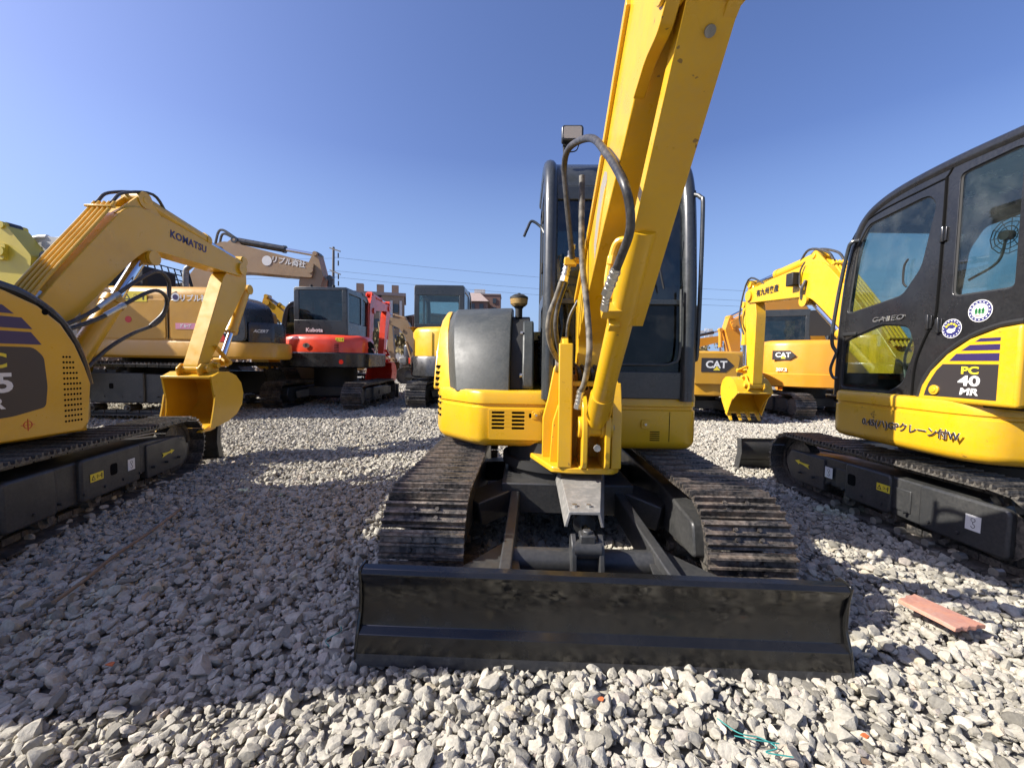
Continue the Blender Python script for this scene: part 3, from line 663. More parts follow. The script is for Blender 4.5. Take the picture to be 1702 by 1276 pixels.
def gravel_mat():
    m = bpy.data.materials.new('limestone_gravel'); m.use_nodes = True; t = m.node_tree; b = t.nodes["Principled BSDF"]
    b.inputs["Roughness"].default_value = .95; b.inputs["Specular IOR Level"].default_value = .2
    oi = nd(t, "ShaderNodeObjectInfo"); rp = nd(t, "ShaderNodeValToRGB"); cr = rp.color_ramp
    cols = [(0, (.17, .158, .13)), (.18, (.345, .322, .268)), (.45, (.44, .408, .335)), (.7, (.385, .362, .303)), (.88, (.53, .49, .40)), (.955, (.40, .35, .30)), (.985, (.50, .44, .30)), (1.0, (.42, .34, .28))]
    cr.elements[0].position = 0; cr.elements[0].color = (*cols[0][1], 1); cr.elements[1].position = 1; cr.elements[1].color = (*cols[-1][1], 1)
    for p, c in cols[1:-1]: e = cr.elements.new(p); e.color = (*c, 1)
    t.links.new(oi.outputs["Random"], rp.inputs[0])
    tc = nd(t, "ShaderNodeTexCoord"); n = nd(t, "ShaderNodeTexNoise"); n.inputs["Scale"].default_value = 2.2; n.inputs["Detail"].default_value = 6; n.inputs["Roughness"].default_value = .7
    t.links.new(tc.outputs["Object"], n.inputs["Vector"])
    mr = nd(t, "ShaderNodeMapRange"); mr.inputs["From Min"].default_value = .3; mr.inputs["From Max"].default_value = .7; mr.inputs["To Min"].default_value = .75; mr.inputs["To Max"].default_value = 1.12
    t.links.new(n.outputs["Fac"], mr.inputs[0])
    hs = nd(t, "ShaderNodeHueSaturation"); t.links.new(rp.outputs[0], hs.inputs["Color"]); t.links.new(mr.outputs[0], hs.inputs["Value"]); hs.inputs['Saturation'].default_value = .92; t.links.new(hs.outputs[0], b.inputs["Base Color"])
    bp = nd(t, "ShaderNodeBump"); bp.inputs["Strength"].default_value = .35; bp.inputs["Distance"].default_value = .07
    t.links.new(n.outputs["Fac"], bp.inputs["Height"]); t.links.new(bp.outputs[0], b.inputs["Normal"])
    return m

def ground_mat():
    m = bpy.data.materials.new('yard_ground'); m.use_nodes = True; t = m.node_tree; b = t.nodes["Principled BSDF"]; b.inputs["Roughness"].default_value = .95
    tc = nd(t, "ShaderNodeTexCoord"); vo = nd(t, "ShaderNodeTexVoronoi"); vo.inputs["Scale"].default_value = 17
    t.links.new(tc.outputs["Object"], vo.inputs["Vector"]); rp = nd(t, "ShaderNodeValToRGB")
    rp.color_ramp.elements[0].color = (.07, .065, .055, 1); rp.color_ramp.elements[1].color = (.34, .32, .27, 1)
    t.links.new(vo.outputs["Color"], rp.inputs[0]); t.links.new(rp.outputs[0], b.inputs["Base Color"])
    bp = nd(t, "ShaderNodeBump"); bp.inputs["Strength"].default_value = .8; bp.inputs["Distance"].default_value = .04; bp.invert = True
    t.links.new(vo.outputs["Distance"], bp.inputs["Height"]); t.links.new(bp.outputs[0], b.inputs["Normal"])
    return m

xs = [-900, -300, -120, -60, -30] + [-20 + .5 * i for i in range(81)] + [30, 60, 120, 300, 900]
ys = [-300, -60, -20, -8] + [-5 + .4 * i for i in range(66)] + [25, 32, 45, 60, 90, 150, 300, 700, 1500]
gx, gy = np.meshgrid(np.array(xs, float), np.array(ys, float)); gz = gh_np(gx, gy) - .03
nx, ny = len(xs), len(ys)
verts = np.stack([gx.ravel(), gy.ravel(), gz.ravel()], 1)
faces = [(j * nx + i, j * nx + i + 1, (j + 1) * nx + i + 1, (j + 1) * nx + i) for j in range(ny - 1) for i in range(nx - 1)]
me = bpy.data.meshes.new('ground'); me.from_pydata(verts.tolist(), [], faces); me.materials.append(ground_mat())
me.polygons.foreach_set('use_smooth', [True] * len(me.polygons))
ground = bpy.data.objects.new('ground', me); SC.collection.objects.link(ground); ground['kind'] = 'structure'

# crushed stones: eight angular shapes, instanced
gm = gravel_mat(); rng = np.random.default_rng(5)
stones = bpy.data.collections.new('stones')
for i in range(12):
    bm = bmesh.new(); bmesh.ops.create_icosphere(bm, subdivisions=3, radius=1.0)
    el = V((1.0, rng.uniform(.62, .95), rng.uniform(.5, .8))); off = V(rng.uniform(-50, 50, 3))
    planes = []
    for q in range(19):
        n_ = V(rng.normal(size=3)).normalized(); planes.append((n_, rng.uniform(.40, .68)))
    for v in bm.verts:
        p = v.co.copy()
        for n_, d_ in planes:
            t_ = p.dot(n_)
            if t_ > d_: p -= n_ * (t_ - d_)
        p = p * (1.42 + .10 * noise.noise(v.co * 1.6 + off) + .055 * noise.noise(v.co * 4.5 + off) + .03 * noise.noise(v.co * 10 + off))
        v.co = V((p.x * el.x, p.y * el.y, p.z * el.z))
    m_ = bpy.data.meshes.new('stone'); bm.to_mesh(m_); bm.free(); m_.materials.append(gm)
    m_.polygons.foreach_set('use_smooth', [True] * len(m_.polygons)); m_.set_sharp_from_angle(angle=R(30))
    so_ = bpy.data.objects.new('stone', m_); stones.objects.link(so_)

def scatter(zones):
    P = []; S = []
    for (y0, y1, dens, smin, smean, smax, k) in zones:
        hw = 1.42 * y1 + 1.2 if y0 > 0 else 3.5
        n = int(dens * 2 * hw * (y1 - y0)); x = rng.uniform(-hw, hw, n); y = rng.uniform(y0, y1, n)
        keep = (np.abs(x) < 1.42 * np.maximum(y, 0) + 1.2) if y0 > 0 else np.ones(n, bool)
        x, y = x[keep], y[keep]; s = np.clip(smean * np.exp(rng.normal(0, .40, len(x))), smin, smax)
        z = gh_np(x, y) - .012 + k * rng.uniform(-.4, .55, len(x)) * s
        P.append(np.stack([x, y, z], 1)); S.append(s)
    return np.concatenate(P), np.concatenate(S)
pos, siz = scatter([(-1.5, .4, 700, .012, .022, .045, 1), (.4, 4.0, 2500, .007, .0163, .040, 1.25), (4.0, 9.0, 1900, .010, .0165, .032, 1), (9.0, 18.0, 380, .018, .031, .045, 1)])
me = bpy.data.meshes.new('gravel'); me.vertices.add(len(pos)); me.vertices.foreach_set('co', pos.astype(np.float32).ravel())
a = me.attributes.new('size', 'FLOAT_VECTOR', 'POINT'); a.data.foreach_set('vector', (siz[:, None] * rng.uniform(.85, 1.15, (len(siz), 3))).astype(np.float32).ravel())
a = me.attributes.new('turn', 'FLOAT_VECTOR', 'POINT'); a.data.foreach_set('vector', rng.uniform([-.6, -.6, 0], [.6, .6, 6.28], (len(siz), 3)).astype(np.float32).ravel())
gravel = bpy.data.objects.new('gravel', me); SC.collection.objects.link(gravel)
tag(gravel, 'pale crushed limestone gravel covering the whole yard', 'gravel', kind='stuff')
ng = bpy.data.node_groups.new('scatter', 'GeometryNodeTree')
ng.interface.new_socket('Geometry', in_out='INPUT', socket_type='NodeSocketGeometry'); ng.interface.new_socket('Geometry', in_out='OUTPUT', socket_type='NodeSocketGeometry')
gi = ng.nodes.new('NodeGroupInput'); go = ng.nodes.new('NodeGroupOutput')
ci = ng.nodes.new('GeometryNodeCollectionInfo'); ci.inputs['Collection'].default_value = stones; ci.inputs['Separate Children'].default_value = True; ci.inputs['Reset Children'].default_value = True
ip = ng.nodes.new('GeometryNodeInstanceOnPoints'); ip.inputs['Pick Instance'].default_value = True
at = ng.nodes.new('GeometryNodeInputNamedAttribute'); at.data_type = 'FLOAT_VECTOR'; at.inputs['Name'].default_value = 'size'
ar = ng.nodes.new('GeometryNodeInputNamedAttribute'); ar.data_type = 'FLOAT_VECTOR'; ar.inputs['Name'].default_value = 'turn'
ng.links.new(gi.outputs[0], ip.inputs['Points']); ng.links.new(ci.outputs[0], ip.inputs['Instance'])
ng.links.new(at.outputs['Attribute'], ip.inputs['Scale']); ng.links.new(ar.outputs['Attribute'], ip.inputs['Rotation']); ng.links.new(ip.outputs[0], go.inputs[0])
gmd = gravel.modifiers.new('scatter', 'NODES'); gmd.node_group = ng
# ================================================================== ground (see g_ground) comes first in the file order
def rotate_new(root, before, deg):
    Rm = Matrix.Rotation(R(deg), 4, 'Z')
    for c in root.children:
        if c not in before: c.matrix_basis = Rm @ c.matrix_basis

def target_mark(side, loc, r, m, parent):
    mb = MB(Matrix.Translation(V(loc)) @ FACE[side].to_4x4())
    n = 20
    for i in range(n):
        a, b = 2 * math.pi * i / n, 2 * math.pi * (i + 1) / n
        q = [(r * math.cos(a), r * math.sin(a)), (r * math.cos(b), r * math.sin(b)), (r * .86 * math.cos(b), r * .86 * math.sin(b)), (r * .86 * math.cos(a), r * .86 * math.sin(a))]
        mb.prism('z', q, -.001, .001)
    for w, h in ((r * 3, r * .12), (r * .12, r * 3)): mb.prism('z', rect(w, h), -.0014, .0014)
    mb.build('centre_mark', m, parent, smooth=0)

def warning_label(side, loc, w, h, parent, tilt=0.0):
    decal(side, loc, rect(w, h), 'label_yellow', parent, 'warning_label', .002)
    F = FACE[side]; c = V(loc) + F @ V((0, 0, .0015)); u = F @ V((1, 0, 0)); v = F @ V((0, 1, 0))
    def at(a, b): return c + u * a * w + v * b * h
    t = .3 * h
    decal(side, at(-.28, 0), [(-t * 1.1, -t), (t * 1.1, -t), (0, t)], 'label_black', parent, 'print', .0022)
    decal(side, at(-.28, -.03), [(-t * .6, -t * .6), (t * .6, -t * .6), (0, t * .5)], 'label_yellow', parent, 'print', .0030)
    decal(side, at(.04, .02), rect(.10 * w, .4 * h), 'label_black', parent, 'print', .0022)
    decal(side, at(.04, .02), rect(.07 * w, .3 * h), 'label_yellow', parent, 'print', .0030)
    decal(side, at(.2, .02), [(-.09 * w, 0), (-.06 * w, .08 * h), (-.06 * w, .02 * h), (.06 * w, .02 * h), (.06 * w, .08 * h), (.09 * w, 0), (.06 * w, -.08 * h), (.06 * w, -.02 * h), (-.06 * w, -.02 * h), (-.06 * w, -.08 * h)], 'label_black', parent, 'print', .0022)
    decal(side, at(.36, .24), circ(.09 * h, 10), 'label_black', parent, 'print', .0022)
    decal(side, at(.36, -.02), [(-.05 * w, .16 * h), (.05 * w, .16 * h), (.03 * w, -.05 * h), (.025 * w, -.3 * h), (-.025 * w, -.3 * h), (-.03 * w, -.05 * h)], 'label_black', parent, 'print', .0022)

def hook_label(side, loc, s, parent):
    decal(side, loc, rect(s, s * 1.1), 'white', parent, 'lifting_label', .002)
    F = FACE[side]; mb = MB(Matrix.Translation(V(loc) + F @ V((0, 0, .001))) @ F.to_4x4())
    mb.tube([(.14 * s * math.cos(a), .22 * s + .14 * s * math.sin(a), 0) for a in [i * math.pi / 5 for i in range(11)]], .018 * s, 5, smooth=False)
    mb.tube([(0, .08 * s, 0), (0, -.06 * s, 0), (.12 * s, -.14 * s, 0), (.12 * s, -.28 * s, 0), (0, -.36 * s, 0), (-.13 * s, -.26 * s, 0)], .022 * s, 5)
    mb.build('print', 'label_black', parent, smooth=0)

def arrow_label(side, loc, s, flip, parent, rot=0.0):
    P = [(-.5, .0), (-.62, .13), (-.5, .10), (-.1, .05), (.2, .05), (.2, .13), (.55, 0), (.2, -.13), (.2, -.05), (-.1, -.05), (-.5, -.10), (-.62, -.13)]
    decal(side, loc, [(p[0] * s * flip, p[1] * s) for p in (P if flip > 0 else P[::-1])], 'label_yellow', parent, 'direction_arrow', .002, rot)

# ================================================================== central machine, facing the camera
CX, CY = .35, 3.15
mainx = empty('mini_excavator', 'yellow mini excavator in the centre foreground, facing the viewer with its blade and raised boom', 'excavator', (CX + .03, CY, 0), 178.4)
def L(x, y, z): return (CX - x, CY - y, z)
zc = undercarriage(mainx, 1.90, 2.60, .395, .60, .135, 'shoe', bolts=True)
bl = dozer_blade(mainx, 1.98, 1.55, zc, h=.358)
bl.location.x = -.012; bl.rotation_euler = (0, R(-1.0), R(1.0))
before = set(mainx.children)
mr_house(mainx, 'new')
tall = lambda P: [(p[0], .985 + (p[1] - .985) * 1.095) for p in P]
cab_shell(mainx, -.87, .10, tall(CAB_FRONT), -.93, .985, 'cab', [tall(h) for h in MR_L], [tall(h) for h in MR_R], glass='glass_dark', glass_low='glass_main')
k = MB(); k.tube([(-.775, .375, 1.70), (-.775, .395, 1.30), (-.72, .40, 1.22), (-.55, .40, 1.21), (-.1, .40, 1.21)], .008, 6); k.build('windscreen_seal', 'hood', mainx)
for zz in (1.27, 1.34): k = MB(); k.tube([(-.62, .30, zz), (-.50, .31, zz + .05), (-.44, .30, zz + .09), (-.38, .30, zz)], .007, 6); k.build('pedal_linkage', 'zinc', mainx)
for c in mainx.children:
    if c not in before: c.location.x += .06
# blade ram under its folded steel guard
k = MB(); k.loft([[V((x, y, z)) for x, y, z in r] for r in (
    [(-.25, .30, .54), (.05, .30, .54), (.07, .30, .44), (.055, .30, .44), (.035, .30, .52), (-.235, .30, .52), (-.255, .30, .44), (-.27, .30, .44)],
    [(-.085, 1.17, .505), (.065, 1.17, .505), (.085, 1.17, .43), (.07, 1.17, .43), (.055, 1.17, .49), (-.075, 1.17, .49), (-.09, 1.17, .43), (-.105, 1.17, .43)])])
gd = k.build('blade_ram_guard', 'grey', mainx, smooth=20, bevel=.003)
for x in (-.04, .03):
    k = MB(); k.cyl((x, 1.10, .505), (x, 1.10, .518), .014, n=6); k.build('bolt', 'zinc', gd)
cylinder(mainx, 'blade_ram', (-.09, .35, .43), (-.01, 1.27, .37), .05, .72, 'frame')
for sg in (-1, 1):
    k = MB(); k.prism('x', round_poly([(1.19, .26), (1.20, .40), (1.25, .435), (1.30, .40), (1.34, .24), (1.30, .22)], .02), -.01 + sg * .062 - .012, -.01 + sg * .062 + .012); k.build('ram_clevis', 'frame', mainx, bevel=.004)
k = MB(); k.box((-.01, 1.26, .415), (.07, .07, .05)); k.cyl((-.01, 1.26, .42), (-.01, 1.26, .455), .024, n=6); k.build('grease_cap', 'frame', mainx, bevel=.006)
# swing bracket
k = MB(); k.prism('z', round_poly([(.33, .05), (.12, .69), (.02, .715), (-.24, .715), (-.285, .66), (-.285, .05)], .02), .565, .602); k.build('bracket_base', 'yellow', mainx, bevel=.008)
k = MB(); k.prism('x', round_poly([(.70, .60), (.69, .95), (.66, 1.32), (.60, 1.375), (.52, 1.37), (.45, 1.27), (.30, 1.08), (.26, .60)], .05), .028, .066)
k.prism('x', [(.70, .60), (.715, .60), (.705, .95), (.672, 1.33), (.655, 1.33), (.69, .95)], .005, .088)
k.build('bracket_cheek', 'yellow', mainx, bevel=.007, seg=3)
k = MB(); k.prism('x', round_poly([(.70, .60), (.69, .95), (.64, 1.10), (.56, 1.14), (.46, 1.12), (.34, 1.0), (.26, .60)], .05), -.275, -.24)
k.prism('x', [(.70, .60), (.712, .60), (.702, .95), (.652, 1.10), (.635, 1.10), (.69, .95)], -.285, -.225)
k.build('bracket_cheek', 'yellow', mainx, bevel=.007, seg=3)
k = MB(); k.prism('y', [(.066, 1.24), (.10, 1.18), (.135, .98), (.165, .86), (.165, .60), (.066, .60)], .40, .44); k.prism('y', [(.066, 1.0), (.11, .85), (.125, .60), (.066, .60)], .55, .575)
k.build('bracket_web', 'yellow', mainx, bevel=.006)
k = MB(); k.box((-.105, .40, .87), (.27, .04, .54)); k.box((-.105, .52, 1.09), (.27, .2, .03)); k.build('bracket_back', 'yellow', mainx, bevel=.006)
for x in (-.065, -.195):
    k = MB(); k.prism('x', round_poly([(.76, .60), (.765, .86), (.735, .97), (.67, 1.035), (.59, 1.0), (.565, .85), (.47, .60)], .05), x - .016, x + .016); k.cyl((x - .035, .68, .84), (x + .035, .68, .84), .065, n=20); k.build('ram_ear', 'yellow', mainx, bevel=.006, seg=3)
k = MB(); k.cyl((-.24, .68, .84), (-.03, .68, .84), .03, n=16); k.build('ram_pin', 'grey', mainx)
k = MB(); k.cyl((-.13, .775, .735), (-.13, .79, .735), .02, n=8); k.cyl((-.10, .42, 1.20), (-.27, .42, 1.20), .05); k.cyl((.03, .42, 1.20), (.09, .42, 1.20), .05); k.build('pivot_pin', 'grey', mainx)
for pts in ([(.072, .28, .605), (.072, .69, .605)], [(.022, .28, .605), (.022, .70, .605)], [(-.236, .28, .605), (-.236, .69, .605)], [(-.045, .50, .605), (-.045, .755, .605)], [(-.085, .50, .605), (-.085, .755, .605)], [(.072, .70, .61), (.072, .695, .95), (.072, .665, 1.30)], [(-.02, .425, .61), (-.02, .425, 1.10)]):
    k = MB()
    P_ = [V(p) for p in pts]
    for a, b in zip(P_, P_[1:]):
        n = max(2, int((b - a).length / .008))
        for i in range(n): c = a + (b - a) * (i / n); k.cyl(c - (b - a).normalized() * .004, c + (b - a).normalized() * .006, .0065, .004, n=6)
    k.build('weld_bead', 'yellow', mainx)['kind'] = 'stuff'
# boom
und = [(.48, 1.12), (.47, 1.35), (.81, 1.56), (1.27, 1.81), (1.57, 1.96), (1.81, 2.09), (1.99, 2.18), (2.4, 2.37), (2.8, 2.43), (3.3, 2.42), (4.1, 2.40)]
top = [(4.18, 2.48), (4.16, 2.68), (3.3, 2.86), (2.7, 2.93), (2.25, 2.81), (1.67, 2.44), (1.49, 2.32), (1.24, 2.13), (.93, 1.93), (.30, 1.62), (.30, 1.42), (.33, 1.14), (.40, 1.09)]
k = MB(); k.prism('x', round_poly(und + top, .05, 3), -.235, -.045); boom = k.build('boom', 'yellow', mainx, smooth=25, bevel=.006)
k = MB(); k.prism('x', [(p[0], p[1]) for p in [(.36, 1.60), (.93, 1.905), (1.24, 2.105), (1.49, 2.295), (1.67, 2.42), (1.66, 2.455), (1.48, 2.335), (1.23, 2.145), (.92, 1.945), (.34, 1.64)]], -.25, -.03); k.build('boom_flange', 'yellow', boom, bevel=.003)
for x in (-.055, -.205):
    k = MB(); k.prism('x', round_poly([(1.76, 2.045), (1.90, 2.08), (2.02, 2.07), (2.10, 2.11), (2.16, 2.20), (2.2, 2.29), (2.0, 2.20)], .03), x - .018, x + .018)
    k.cyl((x - .028, 2.07, 2.16), (x + .028, 2.07, 2.16), .055, n=20); k.build('ram_lug', 'yellow', boom, bevel=.005)
k = MB(); k.cyl((-.25, 2.07, 2.16), (-.01, 2.07, 2.16), .028, n=16); k.build('lug_pin', 'zinc', boom)
# boom ram and rod guard
ram = cylinder(mainx, 'boom_ram', (-.13, .68, .84), (-.13, 2.07, 2.16), .056, .66, 'yellow', gland=False)
d = V((0, 2.07 - .68, 2.16 - .84)).normalized(); dn = V((0, d.z, -d.y))
a0 = V((-.155, 1.30, 1.38)); b0 = V((-.155, 2.34, 2.36))
k = MB(); dd = (b0 - a0).normalized(); nn = V((0, dd.z, -dd.y))
pr = [V((-.067, 0, .05)), V((-.067, 0, 0)), V((.067, 0, 0)), V((.067, 0, .05)), V((.060, 0, .05)), V((.060, 0, .007)), V((-.060, 0, .007)), V((-.060, 0, .05))]
k.loft([[base + V((p.x, 0, 0)) - nn * p.z for p in pr] for base in (a0, b0)]); gp = k.build('rod_guard', 'yellow', ram, smooth=20, bevel=.002)
k = MB(); c0 = a0 + (b0 - a0) * .70 + V((-.01, 0, 0)); k.cyl(c0, c0 + nn * .008, .014, n=12); k.build('bolt', 'grey', gp)
k = MB(); c0 = a0 + (b0 - a0) * .90; k.cyl(c0 + V((-.03, 0, 0)) + nn * -.01, c0 + V((-.03, 0, 0)) + nn * .05, .075, n=24); k.build('guard_boss', 'yellow', gp, bevel=.01)
k = MB(); k.cyl(V((-.13, .68, .84)) + d * .12, V((-.13, .68, .84)) + d * .30, .064, n=24); k.build('ram_collar', 'yellow', ram)
k = MB(); k.prism('x', round_poly([(.70, .86), (.78, 1.0), (.90, 1.18), (.96, 1.22), (.93, 1.1), (.84, .93)], .03), -.195, -.183); k.build('ram_side_plate', 'yellow', ram, bevel=.003)
# steel pipe and blocks on the boom's underside
k = MB(); k.tube([L(.50, 1.80, 1.735), L(.45, 1.83, 1.735), L(.43, 1.85, 1.68), L(.415, 1.85, 1.59), L(.41, 1.82, 1.52)], .016, 10); k.box(L(.42, 1.82, 1.515), (.055, .05, .05)); k.box(L(.425, 1.80, 1.44), (.085, .05, .05), (.6, 0, 0)); k.box(L(.44, 1.83, 1.39), (.045, .04, .06), (.6, 0, 0)); k.cyl(L(.425, 1.85, 1.64), L(.43, 1.85, 1.68), .021, n=6)
k.build('boom_pipe', 'yellow', boom, bevel=.003)
def hose(pts, r, m, fit=()):
    k = MB(); k.tube([L(*p) for p in pts], r, 12, 6); h = k.build('hydraulic_hose', m, mainx)
    for (a, b, rr) in fit:
        k = MB(); a = V(L(*a)); b = V(L(*b)); k.cyl(a, b, rr, n=12); c = a + (b - a) * .5
        for t in (.2, .5, .8): k.cyl(a + (b - a) * (t - .06), a + (b - a) * (t + .06), rr * 1.18, n=12)
        k.cyl(b, b + (b - a).normalized() * .03, rr * 1.25, n=6); k.build('hose_fitting', 'zinc', h)
hose([(.32, 2.4, 1.80), (.30, 2.35, 1.90), (.27, 2.3, 2.09), (.25, 2.25, 2.24), (.262, 2.1, 2.26), (.325, 1.86, 2.18), (.352, 1.63, 2.01), (.372, 1.42, 1.82), (.395, 1.41, 1.73), (.405, 1.44, 1.66), (.395, 1.5, 1.60), (.385, 1.55, 1.555)], .0155, 'rubber',
     [((.386, 1.545, 1.56), (.372, 1.60, 1.50), .018), ((.37, 1.62, 1.49), (.37, 1.65, 1.45), .014)])
hose([(.35, 2.3, 2.21), (.352, 2.3, 2.03), (.36, 2.3, 1.78), (.385, 2.27, 1.54), (.40, 2.24, 1.35), (.40, 2.24, 1.23), (.39, 2.3, 1.11), (.375, 2.33, 1.06)], .0165, 'rubber_dusty',
     [((.376, 2.33, 1.07), (.365, 2.345, .99), .0185)])
hose([(.275, 2.45, 1.71), (.24, 2.5, 1.60), (.205, 2.52, 1.50), (.20, 2.55, 1.40), (.23, 2.62, 1.30), (.30, 2.72, 1.20)], .016, 'rubber_dusty',
     [((.32, 2.4, 1.88), (.308, 2.44, 1.80), .017), ((.30, 2.45, 1.79), (.283, 2.45, 1.71), .02)])
hose([(.30, 2.52, 1.70), (.26, 2.6, 1.56), (.25, 2.62, 1.42), (.30, 2.72, 1.22)], .014, 'rubber')
hose([(.40, 2.75, 1.62), (.345, 2.75, 1.50), (.335, 2.76, 1.36), (.37, 2.8, 1.22)], .010, 'rubber')
k = MB(); k.box(L(.312, 2.44, 1.79), (.07, .05, .045)); k.cyl(L(.33, 2.44, 1.80), L(.385, 2.46, 1.80), .02, n=6); k.build('hose_block', 'yellow', boom, bevel=.004)
for i in range(5):
    x = .40 + i * .04; k = MB(); k.tube([L(x - .02, 2.70, 1.20), L(x, 2.60, 1.16), L(x + .02, 2.72, 1.05)], .014, 8); k.build('hydraulic_hose', 'rubber', mainx)
# arm and bucket behind the viewer
k = MB(); k.prism('x', round_poly([(3.9, 2.92), (4.05, 2.98), (4.42, 2.6), (4.38, 1.2), (4.26, 1.12), (4.18, 1.2), (4.02, 2.4)], .05), -.22, -.04); k.build('arm', 'yellow', mainx, bevel=.006)
cylinder(mainx, 'arm_ram', (-.13, 2.65, 3.05), (-.13, 3.98, 2.93), .05, .6)
bucket(mainx, -.13, (4.28, 1.18), .2, .65, .8, 'yellow')
# grille panel, latch, louvres on the front of the skirt
F = .3535
k = MB(); k.prism('y', rrect(.345, .795, .36, .205, .012), F - .004, F + .004, holes=[rrect(x, z, .088, .017, .0084, 3) for x in (.46, .325) for z in (.875, .849, .823, .797, .771)] + [rrect(.245, .857, .018, .034, .0088, 3)])
gp = k.build('grille_panel', 'yellow', mainx, smooth=30, bevel=.0015)
k = MB(); k.prism('y', rect(.01, .01), .2, .21)
k = MB(); k.box((.36, F - .0015, .82), (.30, .004, .15)); k.build('grille_backing', 'pit', gp, smooth=0)
for x, z in ((.205, .862), (-.52, .815)):
    k = MB(); k.prism('y', rrect(x, z, .056, .056, .012), F + .002, F + .008); k.cyl((x, F + .008, z), (x, F + .014, z), .017, n=16); o = k.build('door_latch', 'yellow', mainx, bevel=.002); k = MB(); k.cyl((x, F + .013, z), (x, F + .017, z), .008, n=10); k.build('key_plug', 'zinc', o)
for i in range(5):
    k = MB(); k.prism('y', rrect(-.585, .745 + i * -.014 + .02, .065, .006, .003, 2), .349, .3525); k.build('vent_slot', 'pit', mainx, smooth=0)
k = MB(); k.box((-.68, .350, .80), (.004, .003, .20)); k.build('panel_seam', 'pit', mainx, smooth=0)
for i in range(9):
    z = 1.17 - i * .045; y = -.048 - (max(0, z - 1.0) * .2) if z > 1.01 else -.03
    if z > 1.01: k = MB(); k.box((.955, y, z), (.032, .012, .02)); k.build('vent_slot', 'pit', mainx, smooth=0)
    else:
        for xx, yy in ((.945, -.075), (.905, .02)):
            if xx < .94 and z > .95: continue
            k = MB(); k.box((xx + .003, yy, z), (.05, .008, .017), (0, 0, R(-70) if xx > .94 else R(-50))); k.build('vent_slot', 'pit', mainx, smooth=0)
# pre-cleaner
k = MB(); k.cyl((.34, -.16, 1.56), (.34, -.16, 1.63), .028, n=16); k.cyl((.34, -.16, 1.63), (.34, -.16, 1.65), .03, .045, n=20); pc = k.build('air_pre_cleaner', 'dark', mainx)
k = MB(); k.cyl((.34, -.16, 1.648), (.34, -.16, 1.665), .05, .066, n=28); k.cyl((.34, -.16, 1.665), (.34, -.16, 1.705), .066, .070, n=28); k.build('cleaner_bowl', 'brass', pc)
k = MB(); k.cyl((.34, -.16, 1.705), (.34, -.16, 1.72), .072, .070, n=28); k.cyl((.34, -.16, 1.72), (.34, -.16, 1.738), .068, .04, n=28); k.cyl((.34, -.16, 1.738), (.34, -.16, 1.75), .012, n=8); k.build('cleaner_cap', 'dark', pc)
# work lamp, rails, mirror stub
k = MB(); k.prism('y', rrect(0, 0, .145, .10, .02), -.035, .03); wl = k.build('work_lamp', 'cab', mainx, bevel=.006); wl.location = L(.355, 2.92, 2.745)
k = MB(); k.prism('y', rrect(0, 0, .120, .078, .014), .031, .034); k.build('lamp_lens', 'lens', wl)
k = MB(); k.tube([(.05, -.02, -.05), (.05, -.02, -.10), (.04, -.03, -.16)], .008, 8); k.box((.02, -.02, -.062), (.08, .03, .012)); k.tube([(-.05, -.03, -.05), (-.03, -.03, -.09), (.03, -.03, -.10)], .004, 6); k.build('lamp_bracket', 'dark', wl)
k = MB(); k.tube([L(1.14, 2.88, 2.34), L(1.185, 2.82, 2.30), L(1.195, 2.80, 2.18), L(1.195, 2.80, 1.35), L(1.175, 2.81, 1.24), L(1.12, 2.86, 1.18)], .014, 10, 4); k.build('grab_rail', 'cab', mainx)
k = MB(); k.box(L(1.14, 2.88, 2.335), (.06, .05, .05)); k.build('rail_clamp', 'dark', mainx, bevel=.004)
k = MB(); k.tube([L(.2, 3.35, 2.22), L(.17, 3.38, 2.28), L(.10, 3.40, 2.33), L(.065, 3.40, 2.27), L(.04, 3.40, 2.21)], .011, 8); k.build('mirror_arm', 'cab', mainx)
for z in (1.86, 2.2): k = MB(); k.box((.175, .22, z), (.02, .05, .07)); k.build('window_catch', 'dark', mainx, bevel=.004)
for i in range(6): k = MB(); k.box((.172, -.36, 1.42 - i * .045), (.014, .16, .022), (0, R(30), 0)); k.build('louvre', 'dark', mainx, bevel=.002)
k = MB(); k.tube([(-.6, .39, 1.70), (-.55, .375, 1.9), (-.45, .34, 2.1)], .006, 6); k.box((-.52, .36, 2.0), (.3, .01, .012), (0, R(60), 0)); k.build('wiper', 'dark', mainx)
# swoosh decal on the boom
arc = lambda r0, c, a0, a1, n=14: [(c[0] + r0[0] * math.cos(R(a0 + (a1 - a0) * i / n)), c[1] + r0[1] * math.sin(R(a0 + (a1 - a0) * i / n))) for i in range(n + 1)]
mb = MB(); mb.prism('x', [(1.06, 1.72), (1.16, 1.83), (1.27, 1.945), (1.33, 1.985), (1.33, 2.02), (1.27, 2.05), (1.18, 2.02), (1.09, 1.92), (1.03, 1.80)], -.0455, -.0435); mb.build('decal', 'label_mid', boom, smooth=0)
mb = MB(); mb.prism('x', [(1.10, 1.77), (1.16, 1.86), (1.24, 1.945), (1.30, 1.975), (1.30, 1.955), (1.24, 1.90), (1.15, 1.80)], -.0450, -.0425); mb.build('decal', 'yellow', boom, smooth=0)
